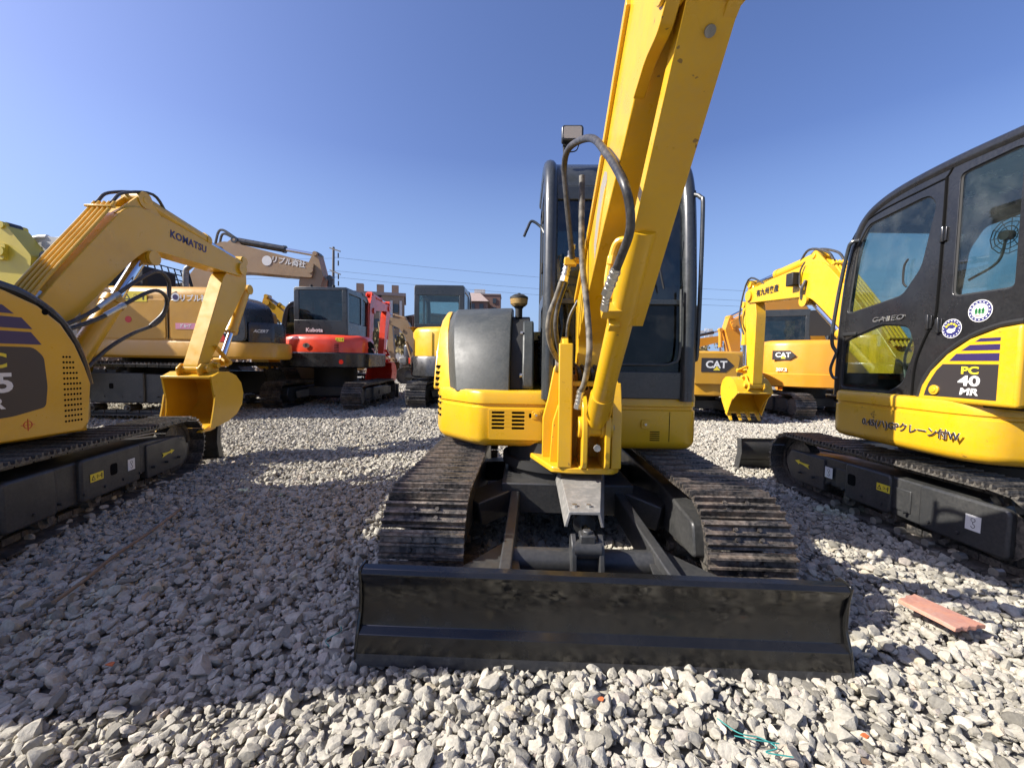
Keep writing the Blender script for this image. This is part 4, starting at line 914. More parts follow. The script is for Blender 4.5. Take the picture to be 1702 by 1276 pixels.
# ================================================================== left foreground machine
LX, LY = -4.12, 3.20
leftx = empty('mini_excavator', 'yellow mini excavator at the left edge, dark panel marked 55, bucket lowered ahead', 'excavator', (LX, LY, 0), 0)
before = set(leftx.children)
zc = undercarriage(leftx, 1.96, 2.62, .40, .60, .135, 'shoe_black', covers=[(-1.0, -.62), (-.42, .22)], hole=-.10)
dozer_blade(leftx, 1.96, 1.72, zc, m='frame', flat=False)
tf = .98 - .20 + .155 + .003
k = MB(); k.prism('x', round_poly([(.34, zc - .17), (.34, zc + .13), (.80, zc + .13), (1.02, zc + .02), (.98, zc - .1), (.90, zc - .17)], .02), .78 + .12, .78 + .172); k.build('front_plate', 'frame', leftx, bevel=.006)
arrow_label('right', (.78 + .176, .66, zc + .0), .17, 1, leftx, R(4))
hook_label('right', (.78 + .193, .10, zc + .02), .085, leftx)
warning_label('right', (.78 + .193, -.28, zc + .02), .13, .06, leftx)
rotate_new(leftx, before, 11.7)
mr_house(leftx, 'old')
cab_shell(leftx, -1.02, -.30, CAB_FRONT, -.93, .985, 'cab_black', MR_L, MR_R, interior=False)
leftb = .47
boom_set(leftx, leftb, (-.18, 1.24), (.84, 2.45), (2.34, 2.36), (1.62, 1.07), wb=.22, hb=.40, arm_h=.30, wa=.17, m='yellow_old', pipes=5, bw=.53, bs=.78, brot=R(7), wsf=(.36, .42, .49, .44, .24), boom_cyl=(.20, .98),
         cyl_r=.082, arm_top=.14, cyl_pin=(.98, 2.17))
k = MB(); k.prism('x', round_poly([(.22, .60), (.16, 1.1), (.02, 1.32), (-.15, 1.36), (-.28, 1.25), (-.4, .6)], .05), leftb - .17, leftb - .13); k.prism('x', round_poly([(.22, .60), (.16, 1.1), (.02, 1.32), (-.15, 1.36), (-.28, 1.25), (-.4, .6)], .05), leftb + .13, leftb + .17); k.box((leftb - .05, -.05, .62), (.4, .6, .05)); k.build('swing_bracket', 'yellow_old', leftx, bevel=.006)
# big black hoses by the boom ram
for pts in ([(.62, .02, 1.40), (.66, .30, 1.58), (.70, .62, 1.86), (.72, .86, 2.02), (.70, 1.02, 1.96), (.68, 1.03, 1.76), (.66, .94, 1.55), (.62, .70, 1.42), (.60, .48, 1.28), (.58, .3, 1.1)],
            [(.62, .0, 1.36), (.68, .34, 1.53), (.74, .62, 1.74), (.76, .80, 1.83), (.74, .94, 1.78), (.70, .95, 1.64), (.66, .84, 1.50)]):
    k = MB(); k.tube(pts, .0165, 10, 6); h = k.build('hydraulic_hose', 'rubber', leftx)
    for (a, b) in ((1, 2),):
        p, q = V(pts[a]), V(pts[b]); k = MB(); k.cyl(p + (q - p) * .1, p + (q - p) * .5, .021, n=10); k.cyl(p + (q - p) * .5, p + (q - p) * .62, .025, n=6); k.build('hose_fitting', 'zinc', h)
for i in range(4):
    x = leftb - .09 + .05 * i; k = MB(); k.cyl((x, -.08, 1.56), (x, .0, 1.66), .018, n=10); k.cyl((x, .0, 1.66), (x, .02, 1.69), .022, n=6); hf = k.build('hose_fitting', 'zinc', leftx)
    k = MB(); k.tube([(x, -.07, 1.57), (x, -.14, 1.46), (x, -.12, 1.32), (x, -.2, 1.2)], .014, 8); k.build('hose', 'rubber', leftx)
lettering('KOMATSU', 'right', (leftb + .112, 1.46, 2.455), .105, 'stripe', leftx, bold=.03, rot=R(-4), spacing=1.08)
# dark name panel with stripes and round vents
PX = .9645
k = MB(); k.prism('x', round_poly([(-.36, .86), (-.345, 1.0), (-.36, 1.20), (-.42, 1.262), (-.93, 1.262), (-.93, .80), (-.55, .82)], .03), PX - .002, PX); k.build('name_panel', 'label_black', leftx, smooth=0)
for z0, z1, y1 in ((1.28, 1.36, -.37), (1.38, 1.45, -.42), (1.47, 1.52, -.52)):
    k = MB(); k.prism('x', [(-.93, z0), (y1, z0), (y1 - .06, z1), (-.93, z1)], PX - .002, PX); k.build('stripe', 'stripe', leftx, smooth=0)
lettering('PC', 'right', (PX + .0008, -.66, 1.17), .125, 'label_yellow', leftx, bold=.03, sx=1.2)
lettering('55', 'right', (PX + .0008, -.64, 1.03), .165, 'white', leftx, bold=.03, sx=1.25)
lettering('MR', 'right', (PX + .0008, -.68, .905), .095, 'white', leftx, bold=.03, sx=1.3)
k = MB()
for r in range(13):
    z = 1.20 - r * .038
    n = 3 if r < 1 else 4 if r < 3 else 5 if r < 5 else 6
    for c in range(n):
        y = -.235 + c * .0215; k.cyl((.9605, y, z), (.9632, y, z), .0078, n=10)
vh = k.build('vent_hole', 'pit', leftx, smooth=0); vh['kind'] = 'stuff'
target_mark('right', (.9635, -.47, .755), .026, 'label_red', leftx)
k = MB(); k.cyl((.9605, -.34, 1.50), (.9635, -.34, 1.50), .02, n=14); k.build('lock_hole', 'pit', leftx, smooth=0)

# ================================================================== right foreground machine
RX, RY = 3.65, 3.32
rightx = empty('mini_excavator', 'yellow mini excavator at the right edge with black cab and panel marked 40', 'excavator', (RX, RY, 0), 0, scale=(.92, 1, 1))
before = set(rightx.children)
zc = undercarriage(rightx, 1.88, 2.35, .40, .56, .120, 'shoe_black', covers=[(-.98, -.46), (-.24, .17)], hole=.10)
dozer_blade(rightx, 2.1, 1.66, zc, h=.36, m='frame')
k = MB(); k.prism('x', round_poly([(.42, zc - .16), (.42, zc + .12), (.86, zc + .12), (.92, zc + .02), (.88, zc - .1), (.82, zc - .16)], .02), -.74 - .172, -.74 - .12); k.build('front_plate', 'frame', rightx, bevel=.006)
for y in (.22, -.30):
    k = MB(); k.box((-.74 - .15, y, zc), (.03, .16, .16)); k.build('step_bracket', 'frame', rightx, bevel=.006)
for i in range(7):
    k = MB(); k.cyl((-.74 - .19, -.92 + i * .2, zc - .225), (-.74 - .14, -.92 + i * .2, zc - .225), .028, n=10); k.build('link_pin', 'zinc', rightx)
arrow_label('left', (-.74 - .176, .70, zc + .02), .17, -1, rightx, R(-6))
hook_label('left', (-.74 - .177, .36, zc + .02), .085, rightx)
hook_label('left', (-.74 - .193, -.80, zc + .02), .085, rightx)
warning_label('left', (-.74 - .193, -.19, zc + .05), .11, .055, rightx)
rotate_new(rightx, before, 1.0)
mr_house(rightx, 'new')
cab_shell(rightx, -.875, .14, CAB_FRONT, -1.02, .985, 'cab_black', MR_L, MR_R, glass='glass')
# door gap, hinges, mouldings, hand rail
XD = -.877
k = MB(); k.tube([(XD, -.475, 2.47), (XD, -.475, 2.2), (XD, -.47, 1.75), (XD, -.46, 1.56), (XD, -.40, 1.42), (XD, -.345, 1.25), (XD, -.33, 1.02)], .009, 6); k.build('door_gap', 'pit', rightx)
k = MB(); k.tube([(XD, .30, 2.26), (XD, .20, 2.37), (XD, .0, 2.43), (XD, -.40, 2.465), (XD, -.475, 2.475), (XD, -.52, 2.54)], .006, 6); k.build('door_gap', 'pit', rightx)
for y, z in ((-.48, 2.10), (-.49, 1.50), (-.42, 1.53)):
    k = MB(); k.box((XD, y, z), (.02, .05, .09)); k.cyl((XD - .012, y, z - .05), (XD - .012, y, z + .05), .012, n=8); k.build('hinge', 'cab_black', rightx, bevel=.003)
k = MB(); k.box((XD, .25, 1.49), (.03, .14, .03)); k.build('door_handle', 'dark', rightx, bevel=.008)
k = MB(); k.tube([(-.89, .20, 2.25), (-.925, .235, 2.245), (-.93, .27, 2.16), (-.93, .345, 1.80), (-.93, .385, 1.45), (-.90, .36, 1.34)], .015, 10, 5); k.build('grab_rail', 'cab', rightx)
k = MB(); k.tube([(-.90, .36, 1.34), (-.915, .40, 1.20), (-.90, .38, 1.12), (-.88, .35, 1.12)], .012, 8); k.build('grab_rail', 'cab', rightx)
k = MB(); k.tube([(XD - .004, -.24, 1.80), (XD - .012, -.22, 1.84), (XD - .012, -.22, 1.95), (XD - .004, -.24, 2.0)], .007, 6); k.build('window_pull', 'dark', rightx)
# things in the cab seen through the glass: fan, tasselled curtain
k = MB()
for q in range(4): k.tube([(-.60 + .008 * q, -.62 + .028 * (q + 1) * math.cos(R(30 * a)), 2.06 + .028 * (q + 1) * math.sin(R(30 * a))) for a in range(13)], .0028, 5, smooth=False)
for a in range(6): k.tube([(-.57, -.62 - .112 * math.cos(R(30 * a)), 2.06 - .112 * math.sin(R(30 * a))), (-.57, -.62 + .112 * math.cos(R(30 * a)), 2.06 + .112 * math.sin(R(30 * a)))], .002, 5, smooth=False)
k.tube([(-.6, -.62, 2.06), (-.62, -.60, 1.9), (-.7, -.5, 1.8)], .008, 6)
k.cyl((-.62, -.62, 2.06), (-.57, -.62, 2.06), .03, n=12); k.build('cab_fan', 'dark', rightx)
k = MB(); k.prism('y', [(-.62, 1.75), (-.1, 1.75), (-.1, 2.20), (-.62, 2.16)], -.965, -.960); k.build('curtain', 'white_paint', rightx, smooth=0)
# yellow quarter panel with arc top, name panel and stripes
arcp = [(-.42, 1.0), (-.445, 1.10), (-.50, 1.20), (-.60, 1.31), (-.73, 1.40), (-.88, 1.455), (-1.0, 1.47)]
k = MB(); k.prism('x', arcp + [(-1.0, 1.0)], -.935, -.86); k.build('quarter_panel', 'yellow', rightx, smooth=30, bevel=.02, seg=3)
k = MB(); k.tube([(-.895, p[0] + .018, p[1] + .018) for p in arcp], .018, 8, 4); k.build('panel_rim', 'dark', rightx)
PX = -.9365
def below(y):   # height of the arc, for decals that follow it
    for a, b in zip(arcp, arcp[1:]):
        if b[0] <= y <= a[0]: return a[1] + (b[1] - a[1]) * (y - a[0]) / (b[0] - a[0])
    return 1.0
def arc_y(z):
    for a, b in zip(arcp, arcp[1:]):
        if a[1] <= z <= b[1]: return a[0] + (b[0] - a[0]) * (z - a[1]) / (b[1] - a[1])
for z0, z1, mm in ((1.035, 1.245, 'label_black'), (1.265, 1.31, 'stripe'), (1.328, 1.362, 'stripe'), (1.38, 1.40, 'stripe')):
    n = 5; left = [(arc_y(z0 + (z1 - z0) * i / n) - .045 - (.02 if mm == 'stripe' else 0), z0 + (z1 - z0) * i / n) for i in range(n + 1)]
    k = MB(); k.prism('x', left + [(-.90, z1), (-.90, z0)], PX, PX + .003); k.build('name_panel' if mm == 'label_black' else 'stripe', mm, rightx, smooth=0)
lettering('PC', 'left', (PX - .0008, -.75, 1.205), .062, 'label_yellow', rightx, bold=.03, sx=1.35)
lettering('40', 'left', (PX - .0008, -.75, 1.14), .085, 'white', rightx, bold=.03, sx=1.45)
lettering('MR', 'left', (PX - .0008, -.75, 1.075), .058, 'white', rightx, bold=.03, sx=1.3, shear=.1)
k = MB(); k.cyl((PX - .012, -.545, 1.075), (PX + .01, -.545, 1.075), .032, n=24); k.cyl((PX - .018, -.545, 1.075), (PX, -.545, 1.075), .018, n=16); k.build('panel_lock', 'yellow', rightx, bevel=.003)
lettering('0.45(ハ)GPクレーン付W', 'left', (-.951, -.37, .79), .068, 'white', rightx, bold=.03, spacing=1.0, depth=.0008, tilt=0)
lettering('0.45(ハ)GPクレーン付W', 'left', (-.9545, -.37, .79), .068, 'label_black', rightx, bold=.02, spacing=1.0, depth=.0008)
lettering('GALEO', 'left', (XD - .004, -.10, 1.585), .055, 'zinc', rightx, bold=0, shear=.15, sx=1.4, spacing=1.15, depth=.004)
target_mark('left', (-.9415, -.10, .855), .022, 'label_black', rightx)
# two round stickers
def ring_sticker(y, z, r, outer, inner, kind):
    x0 = XD - .002
    decal('left', (x0, y, z), circ(r), 'white', rightx, 'sticker', .0016)
    decal('left', (x0 - .0012, y, z), circ(r * .93), outer, rightx, 'sticker', .0016)
    decal('left', (x0 - .0024, y, z), circ(r * .68), inner, rightx, 'sticker', .0016)
    for i in range(16):
        a = 2 * math.pi * i / 16
        decal('left', (x0 - .003, y - r * .8 * math.cos(a), z + r * .8 * math.sin(a)), rect(r * .13, r * .09), 'white', rightx, 'print', .0012, rot=a + math.pi / 2)
    if kind == 'trees':
        for dx in (-.28, 0, .28):
            for q in range(3):
                decal('left', (x0 - .0042, y - r * dx, z + r * (-.02 + .14 * q - .12)), [(-r * .15, -r * .1), (r * .15, -r * .1), (0, r * .16)], 'label_green', rightx, 'print', .0012)
            decal('left', (x0 - .0042, y - r * dx, z - r * .28), rect(r * .05, r * .14), 'label_green', rightx, 'print', .0012)
        decal('left', (x0 - .0042, y, z - r * .42), rect(r * .7, r * .05), 'label_red', rightx, 'print', .0012)
    else:
        for i in range(5):
            a = math.pi * (.15 + .7 * i / 4)
            decal('left', (x0 - .0042, y - r * .55 * math.cos(a), z + r * .5 * math.sin(a)), rect(r * .2, r * .2), 'label_yellow', rightx, 'print', .0012, rot=a - math.pi / 2)
        decal('left', (x0 - .0042, y, z - r * .18), [(-r * .45, 0), (-r * .2, r * .22), (r * .1, r * .12), (r * .45, r * .3), (r * .4, -r * .1), (r * .05, -r * .3), (-r * .35, -r * .22)], 'white', rightx, 'print', .0012)
ring_sticker(-.575, 1.475, .062, 'label_blue', 'label_blue', 'crest')
ring_sticker(-.735, 1.57, .068, 'label_blue', 'white', 'trees')
# boom, arm, bucket
rb = -.05
boom_set(rightx, rb, (.55, 1.18), (1.62, 2.24), (3.0, 2.24), (2.92, .92), wb=.21, hb=.41, arm_h=.22, wa=.155, m='yellow', pipes=5, bw=.54, bs=.64, brot=R(48), boom_cyl=(.55, .92),
         cyl_r=.062, arm_top=.18, cyl_pin=(1.80, 2.0))
k = MB()
for sg in (-1, 1): k.prism('x', round_poly([(.75, .60), (.74, 1.1), (.66, 1.30), (.55, 1.34), (.42, 1.25), (.25, .6)], .05), rb + sg * .15 - .02, rb + sg * .15 + .02)
k.box((rb, .45, .62), (.5, .6, .05)); k.build('swing_bracket', 'yellow', rightx, bevel=.006)
k = MB(); k.box((rb - .17, 1.95, 2.28), (.10, .13, .16)); k.build('boom_lamp', 'dark', rightx, bevel=.012)
k = MB(); k.tube([(rb - .13, 1.80, 2.46), (rb - .14, 1.86, 2.36), (rb - .13, 1.87, 2.2), (rb - .12, 1.82, 2.12)], .010, 6); k.tube([(rb - .12, 1.78, 2.24), (rb - .15, 1.80, 2.14), (rb - .13, 1.82, 2.02)], .02, 8); k.build('hose', 'rubber', rightx)
lettering('有九州奥産', 'left', (rb - .114, 2.56, 2.24), .10, 'label_black', rightx, bold=.02, rot=R(0), spacing=1.05)
# ================================================================== background machines
def digger(label, loc, yaw, body='yellow', W=2.0, TL=2.6, TH=.6, sw=.42, hw=.95, tail=1.2, zb=.68, zt=1.6, cabx=(-.9, .1), cabz=2.5, caby=(-.5, .75), cw='same', skirt=None,
           boom=None, track_yaw=0.0, blade=True, cab_m='cab', bow=True, name='excavator', cat='excavator', hood_h=0.0, dark_tail=None, glass='glass_dark', seams=True):
    root = empty(name, label, cat, (loc[0], loc[1], gh(loc[0], loc[1])), yaw)
    before = set(root.children)
    zc = undercarriage(root, W, TL, sw, TH, .16 if TH < .75 else .2, 'shoe' if random.random() < .5 else 'shoe_black', each=False, ring=False, sink=.02)
    if blade: dozer_blade(root, W, TL / 2 + .35, zc, detail=False, m='frame')
    if track_yaw: rotate_new(root, before, track_yaw)
    k = MB(); k.cyl((0, 0, zc + .1), (0, 0, zb + .02), .45, n=28); k.build('swing_ring', 'dark', root)
    f = caby[1]; n = 10
    arcp = [(hw * math.sin(R(-90 + 180 * i / n)) * (1 if abs(math.sin(R(-90 + 180 * i / n))) < .99 else 1), -tail * (.55 + .45 * math.cos(R(-90 + 180 * i / n)))) for i in range(n + 1)] if bow else [(-hw, -tail), (hw, -tail)]
    plan = [(-hw, f - .1), (-hw + .1, f)] + [(hw - .1, f), (hw, f - .1)]
    pts = [(hw, f - .1), (hw - .1, f), (-hw + .1, f), (-hw, f - .1)] + arcp
    k = MB(); k.plan(round_poly(pts, .05, 2), [(zb, .06), (zb + .03, .01), (zb + .3, 0), (zb + .32, .02)]); k.build('house_skirt', skirt or body, root, smooth=40)
    # body behind the cab and engine side
    pb = [(hw - .03, -.1), (hw - .2, .0), (cabx[1] + .04, .0), (cabx[1] + .04, caby[0] - .02), (-hw + .03, caby[0] - .02)] + [(p[0] * .97, p[1] * .985) for p in arcp]
    r = .12
    k = MB(); k.plan(round_poly(pb, .08, 3), [(zb + .32, 0), (zt - r, 0), (zt - r * .5, .025), (zt - r * .12, .07), (zt, .14)]); eb = k.build('engine_housing', body, root, smooth=45)
    k = MB(); q = [(p[0] * .99, p[1] * 1.0) for p in arcp if p[1] < -tail * .60]
    if cw != 'same':
        outer = [(p[0] * 1.01, p[1] * 1.02) for p in arcp]; k.plan(round_poly(outer, .05, 2), [(zb - .02, .05), (zb + .02, 0), (zb + .40, 0), (zb + .44, .03)]); k.build('counterweight', cw, root, smooth=40)
    # door seams
    for x in ((-hw * .45, hw * .4) if seams else ()):
        yy = -tail * (.55 + .45 * math.cos(math.asin(max(-1, min(1, x / hw))))) * .985 - .002
        k = MB(); k.box((x, yy, (zb + zt) / 2 + .12), (.012, .014, zt - zb - .5)); k.build('panel_seam', 'pit', root, smooth=0)
    z0 = zb + .34
    front = [(f, z0), (f, z0 + (cabz - z0) * .5), (f - .07, z0 + (cabz - z0) * .8), (f - .18, cabz - .09), (f - .34, cabz - .02), (f - .5, cabz)]
    hl = [round_poly([(f - .07, z0 + .62), (f - .17, cabz - .20), (f - .5, cabz - .12), (f - .55, z0 + .62)], .04), round_poly([(f - .62, z0 + .62), (f - .62, cabz - .12), (caby[0] + .08, cabz - .12), (caby[0] + .08, z0 + .62)], .04)]
    cab_shell(root, cabx[0], cabx[1], front, caby[0], z0 - .02, cab_m, hl, hl, glass=glass, sill=z0 + .6, interior=False)
    if boom:
        boom_set(root, dense=False, m=body, **boom)
        fx = boom['foot']; k = MB()
        for sg in (-1, 1): k.prism('x', round_poly([(fx[0] + .25, zb), (fx[0] + .18, fx[1] - .1), (fx[0], fx[1] + .14), (fx[0] - .2, fx[1]), (fx[0] - .4, zb)], .05), boom['x'] + sg * .17 - .02, boom['x'] + sg * .17 + .02)
        k.build('boom_bracket', body, root, bevel=0)
    return root

def cat_badge(root, side, loc, s, word='CAT'):
    P = [(-.75, -.32), (.35, -.32), (.72, 0), (.35, .34), (-.75, .34)]
    decal(side, loc, [(p[0] * s, p[1] * s) for p in P], 'label_black', root, 'badge', .004)
    F = FACE[side] if isinstance(side, str) else side; n = F @ V((0, 0, 1))
    lettering(word, side, V(loc) + n * .0035 + (F @ V((-.08 * s, .02 * s, 0))), .46 * s, 'white', root, bold=.03, sx=1.05)
    t = V(loc) + n * .006 + (F @ V((-.05 * s, -.14 * s, 0))); decal(side, t, [(-.16 * s, -.1 * s), (.16 * s, -.1 * s), (0, .1 * s)], 'label_yellow', root, 'badge_triangle', .003)

# ---- ochre machine side-on behind the left boom
A = empty('excavator', 'large ochre excavator seen side-on with black 323D rear panel, behind the left bucket', 'excavator', (-6.9, 8.45, gh(-6.9, 8.45)), 90)
zcA = undercarriage(A, 2.9, 3.9, .6, .92, .2, 'shoe_black', each=False, ring=False)
k = MB(); k.cyl((0, 0, .6), (0, 0, 1.08), .62, n=32); k.build('swing_ring', 'dark', A)
k = MB(); k.plan(round_poly([(-1.35, 1.5), (-1.35, -2.35), (-1.15, -2.78), (-.7, -2.83), (-.2, -2.6), (.6, -2.0), (1.35, -1.5), (1.35, 1.5)], .12, 3), [(.98, .04), (1.02, 0), (1.24, 0), (1.27, .02)]); k.build('house_skirt', 'tan', A, smooth=40)
k = MB(); k.plan(round_poly([(-1.33, .42), (-1.33, -1.93), (-.35, -1.93), (-.35, .42)], .1, 3), [(1.27, 0), (2.02, 0), (2.14, .03), (2.19, .10)]); k.build('side_box', 'tan', A, smooth=45)
k = MB(); k.plan(round_poly([(.45, 1.3), (.45, -1.5), (1.33, -1.5), (1.33, 1.3)], .1, 3), [(1.27, 0), (1.9, 0), (2.0, .03), (2.05, .10)]); k.build('engine_housing', 'tan', A, smooth=45)
for y0, y1 in ((-1.07, .10), (-1.88, -1.15)):
    k = MB(); k.prism('x', rrect((y0 + y1) / 2, 1.63, y1 - y0, .66, .05), -1.344, -1.328); k.build('side_door', 'tan', A, bevel=.006)
k = MB(); k.box((-1.336, -1.11, 1.75), (.01, .012, .9)); k.build('panel_seam', 'pit', A, smooth=0)
k = MB(); k.prism('x', round_poly([(-1.95, 1.27), (-1.95, 2.10), (-2.12, 2.08), (-2.35, 1.95), (-2.42, 1.60), (-2.42, 1.27)], .12), -1.34, -.45); k.build('engine_hood', 'black', A, bevel=.02)
k = MB(); k.prism('x', [(-1.90, 1.27), (-1.96, 1.55), (-2.10, 1.27)], -1.346, -1.343); k.build('decal', 'label_red', A, smooth=0)
k = MB(); k.plan(round_poly([(-1.32, -2.42), (-1.13, -2.76), (-.75, -2.78), (-.5, -2.6), (-.45, -2.42)], .05, 3), [(1.27, 0), (1.56, 0), (1.61, .02)]); k.build('counterweight', 'black', A, smooth=40)
lettering('CAT', 'left', (-1.345, -2.06, 1.84), .26, 'white', A, bold=.03)
decal('left', (-1.349, -2.06, 1.755), [(-.09, -.05), (.09, -.05), (0, .06)], 'label_yellow', A, 'badge_triangle', .003)
lettering('323D', 'left', (-1.345, -2.12, 1.46), .15, 'white', A, bold=.04)
lettering('ACERT', Matrix.Rotation(R(28), 3, 'Z') @ FACE['left'], (-1.23, -2.60, 1.46), .07, 'white', A, bold=.03, shear=.3)
warning_label('left', (-1.346, -.56, 2.0), .42, .17, A)
decal('left', (-1.346, -.45, 1.62), circ(.055), 'label_red', A, 'sticker', .003)
decal('left', (-1.346, -1.25, 2.0), circ(.07), 'white', A, 'sticker', .003); decal('left', (-1.348, -1.25, 2.0), circ(.045), 'stripe', A, 'sticker', .004)
lettering('リプル社', 'left', (-1.346, -1.55, 1.98), .12, 'white', A, bold=.03)
decal('left', (-1.346, -1.42, 1.52), rect(.36, .10), 'label_pink', A, 'sticker', .003); lettering('ｸﾞﾙｰﾌﾟ', 'left', (-1.348, -1.42, 1.52), .07, 'white', A, bold=.03)
fr = [(1.5, 1.28), (1.5, 2.1), (1.42, 2.6), (1.30, 2.84), (1.1, 2.95), (.9, 2.97)]
cab_shell(A, -1.33, -.35, fr, .46, 1.26, 'white_paint', [round_poly([(1.43, 1.9), (1.35, 2.65), (1.05, 2.8), (.95, 2.8), (.95, 1.9)], .04), rrect(.70, 2.2, .36, .9, .05)], [rrect(.95, 2.3, .8, .7, .05)], glass='glass_dark', sill=1.9, interior=False)
k = MB(); k.tube([(-.2, -.55, 2.15), (-.2, -.55, 2.62), (-.2, -.62, 2.74), (-.2, -.75, 2.80)], .05, 12); k.build('exhaust_pipe', 'grey', A)
k = MB()
for q in range(9): k.tube([(-.9 + q * .16, -.28, 2.2), (-.9 + q * .16, -.12, 2.75)], .012, 5)
for q in range(6): k.tube([(-.9, -.28 + q * .032, 2.2 + q * .11), (.38, -.28 + q * .032, 2.2 + q * .11)], .012, 5)
k.tube([(-.95, -.28, 2.15), (-.95, -.10, 2.82)], .03, 6); k.tube([(.42, -.28, 2.15), (.42, -.10, 2.82)], .03, 6); k.build('mesh_guard', 'dark', A)
k = MB(); k.box((-.7, -.2, 2.38), (.7, .6, .4)); k.build('air_filter_box', 'dark', A, bevel=.05)
boom_set(A, .1, (1.0, 1.7), (2.7, 2.75), (5.2, 2.5), (5.0, 1.5), wb=.5, hb=.75, m='tan', pipes=3, bw=1.2, bs=1.4, boom_cyl=(1.4, 1.2), cyl_r=.09, one_cyl=False, dense=False)

# ---- tan machine farther back, boom reaching right
B = digger('tan excavator far behind with dull brown boom, black ram and pale round logo', (-9.3, 10.7), -90, 'tan2', W=2.9, TL=3.9, TH=.9, sw=.6, hw=1.35, tail=2.6, zb=1.0, zt=2.2, cabx=(-1.3, -.3), cabz=2.9, caby=(-.4, 1.2), blade=False,
           boom=dict(x=.1, foot=(.8, 1.9), knee=(2.25, 3.48), tip=(4.35, 3.15), armend=(4.05, 1.4), wb=.45, hb=.72, arm_h=.42, wa=.34, pipes=0, bw=1.2, bs=1.3, brot=0, boom_cyl=(1.3, 1.3), cyl_r=.085, cyl_pin=(2.45, 3.22), black_cyl=True, arm_top=.42))
k = MB(); k.tube([(-.1, 1.85, 3.78), (-.1, 1.95, 4.1), (-.1, 2.2, 4.02), (-.1, 2.45, 3.88)], .03, 6); k.tube([(.05, 1.85, 3.78), (.05, 2.0, 4.16), (.05, 2.4, 3.95), (.05, 2.7, 3.84)], .03, 6); k.build('hose', 'rubber', B)
for y_, z_ in ((3.3, 3.36),):
    decal('right', (.33, y_, z_), circ(.12), 'white', B, 'sticker', .004); lettering('リプル商社', 'right', (.33, y_ + .52, z_ - .03), .17, 'white', B, bold=.02, rot=R(-9))

# ---- small yellow machine glimpsed beside the red one
Cc = digger('small yellow excavator facing left, glimpsed between the dark 323D tail and the red cab', (-5.3, 12.0), 90, 'yellow_old', W=1.9, TL=2.4, hw=.9, tail=1.0,
            boom=dict(x=0, foot=(.75, 1.15), knee=(.95, 1.95), tip=(1.60, 2.55), armend=(1.52, 1.25), wb=.2, hb=.34, arm_h=.26, wa=.17, pipes=2, bw=.6, bs=.7, brot=R(10), boom_cyl=(.95, .9), arm_top=.18))

# ---- red machine
D = digger('red-orange mini excavator with charcoal cab, rear towards the viewer', (-3.97, 9.5), 0, 'red', W=2.0, TL=2.5, TH=.56, sw=.40, hw=.93, tail=1.02, zb=.82, zt=1.50, cabx=(-.60, .52), cabz=2.50, caby=(-.66, .75), cw='black',
           boom=dict(x=.47, foot=(.62, 1.10), knee=(.78, 2.36), tip=(2.15, 2.40), armend=(1.72, .98), wb=.18, hb=.32, arm_h=.22, wa=.15, pipes=4, bw=.62, bs=.72, brot=R(-5), boom_cyl=(.75, .85), arm_top=.16), skirt='black', seams=False)
for c in list(D.children):
    if c.name.startswith('counterweight'): bpy.data.objects.remove(c)
    elif c.name.startswith('engine_housing'): c.scale.z = 1.0
k = MB()
for i in range(5): k.box((.38, -.955, 1.30 - i * .035), (.14, .012, .012))
k.build('vent_slot', 'pit', D, smooth=0)
def wrap_rear(tail, hw, x): return -tail * (.55 + .45 * math.cos(math.asin(x / hw))) * .985
decal('rear', (-.18, -1.008, 1.27), circ(.05, 20, 1.4), 'zinc', D, 'badge', .006); lettering('K', 'rear', (-.18, -1.0125, 1.27), .085, 'label_black', D, bold=.03)
lettering('Kubota', 'rear', (-.17, -.676, 1.60), .115, 'white', D, bold=.03, spacing=1.05)
warning_label('rear', (.47, wrap_rear(1.02, .93, .47) - .006, 1.40), .17, .08, D)
for z in (1.32, 1.18):
    k = MB(); k.prism('x', round_poly([(-.15, z - .07), (-.2, z + .02), (-.42, z + .08), (-.55, z + .05), (-.50, z - .07)], .04), .902, .912); k.build('side_vent', 'pit', D, smooth=0)
k = MB(); k.cyl((.5, -.965, .95), (.5, -.945, .95), .045, n=16); k.build('reflector', 'reflector', D)
for x in (-.25, .22): k = MB(); k.cyl((x, -.62, 2.50), (x, -.62, 2.54), .03, n=12); k.build('roof_bolt', 'dark', D)

# ---- yellow machine behind the bonnet of the middle one
E_ = digger('yellow excavator with dark green cab and black counterweight, behind the grey bonnet', (-1.22, 10.05), 0, 'yellow', W=2.0, TL=2.7, TH=.58, sw=.42, hw=1.0, tail=1.35, zb=.66, zt=1.72, cabx=(-.95, .15), cabz=2.66, caby=(-.75, .8), cw='black', cab_m='cab', glass='glass',
            boom=dict(x=.35, foot=(.8, 1.2), knee=(1.7, 1.75), tip=(3.2, 1.7), armend=(3.0, 1.0), wb=.22, hb=.4, pipes=2, bw=.6, bs=.7, boom_cyl=(.9, .9)))
k = MB(); k.prism('y', rrect(-.82, .93, .085, .075, .01), -.97, -.955); k.build('reflector', 'reflector', E_)
lettering('KOMATSU', 'rear', (.36, -1.345, 1.38), .24, 'stripe', E_, bold=.03, spacing=1.1)
decal('rear', (-.78, -1.05, 1.5), [(-.04, -.035), (.04, -.035), (0, .035)], 'label_mid', E_, 'sticker', .004)
k = MB(); k.box((-1.12, -.95, 1.0), (.16, .2, .14)); k.build('side_step', 'grey', E_, bevel=.02)

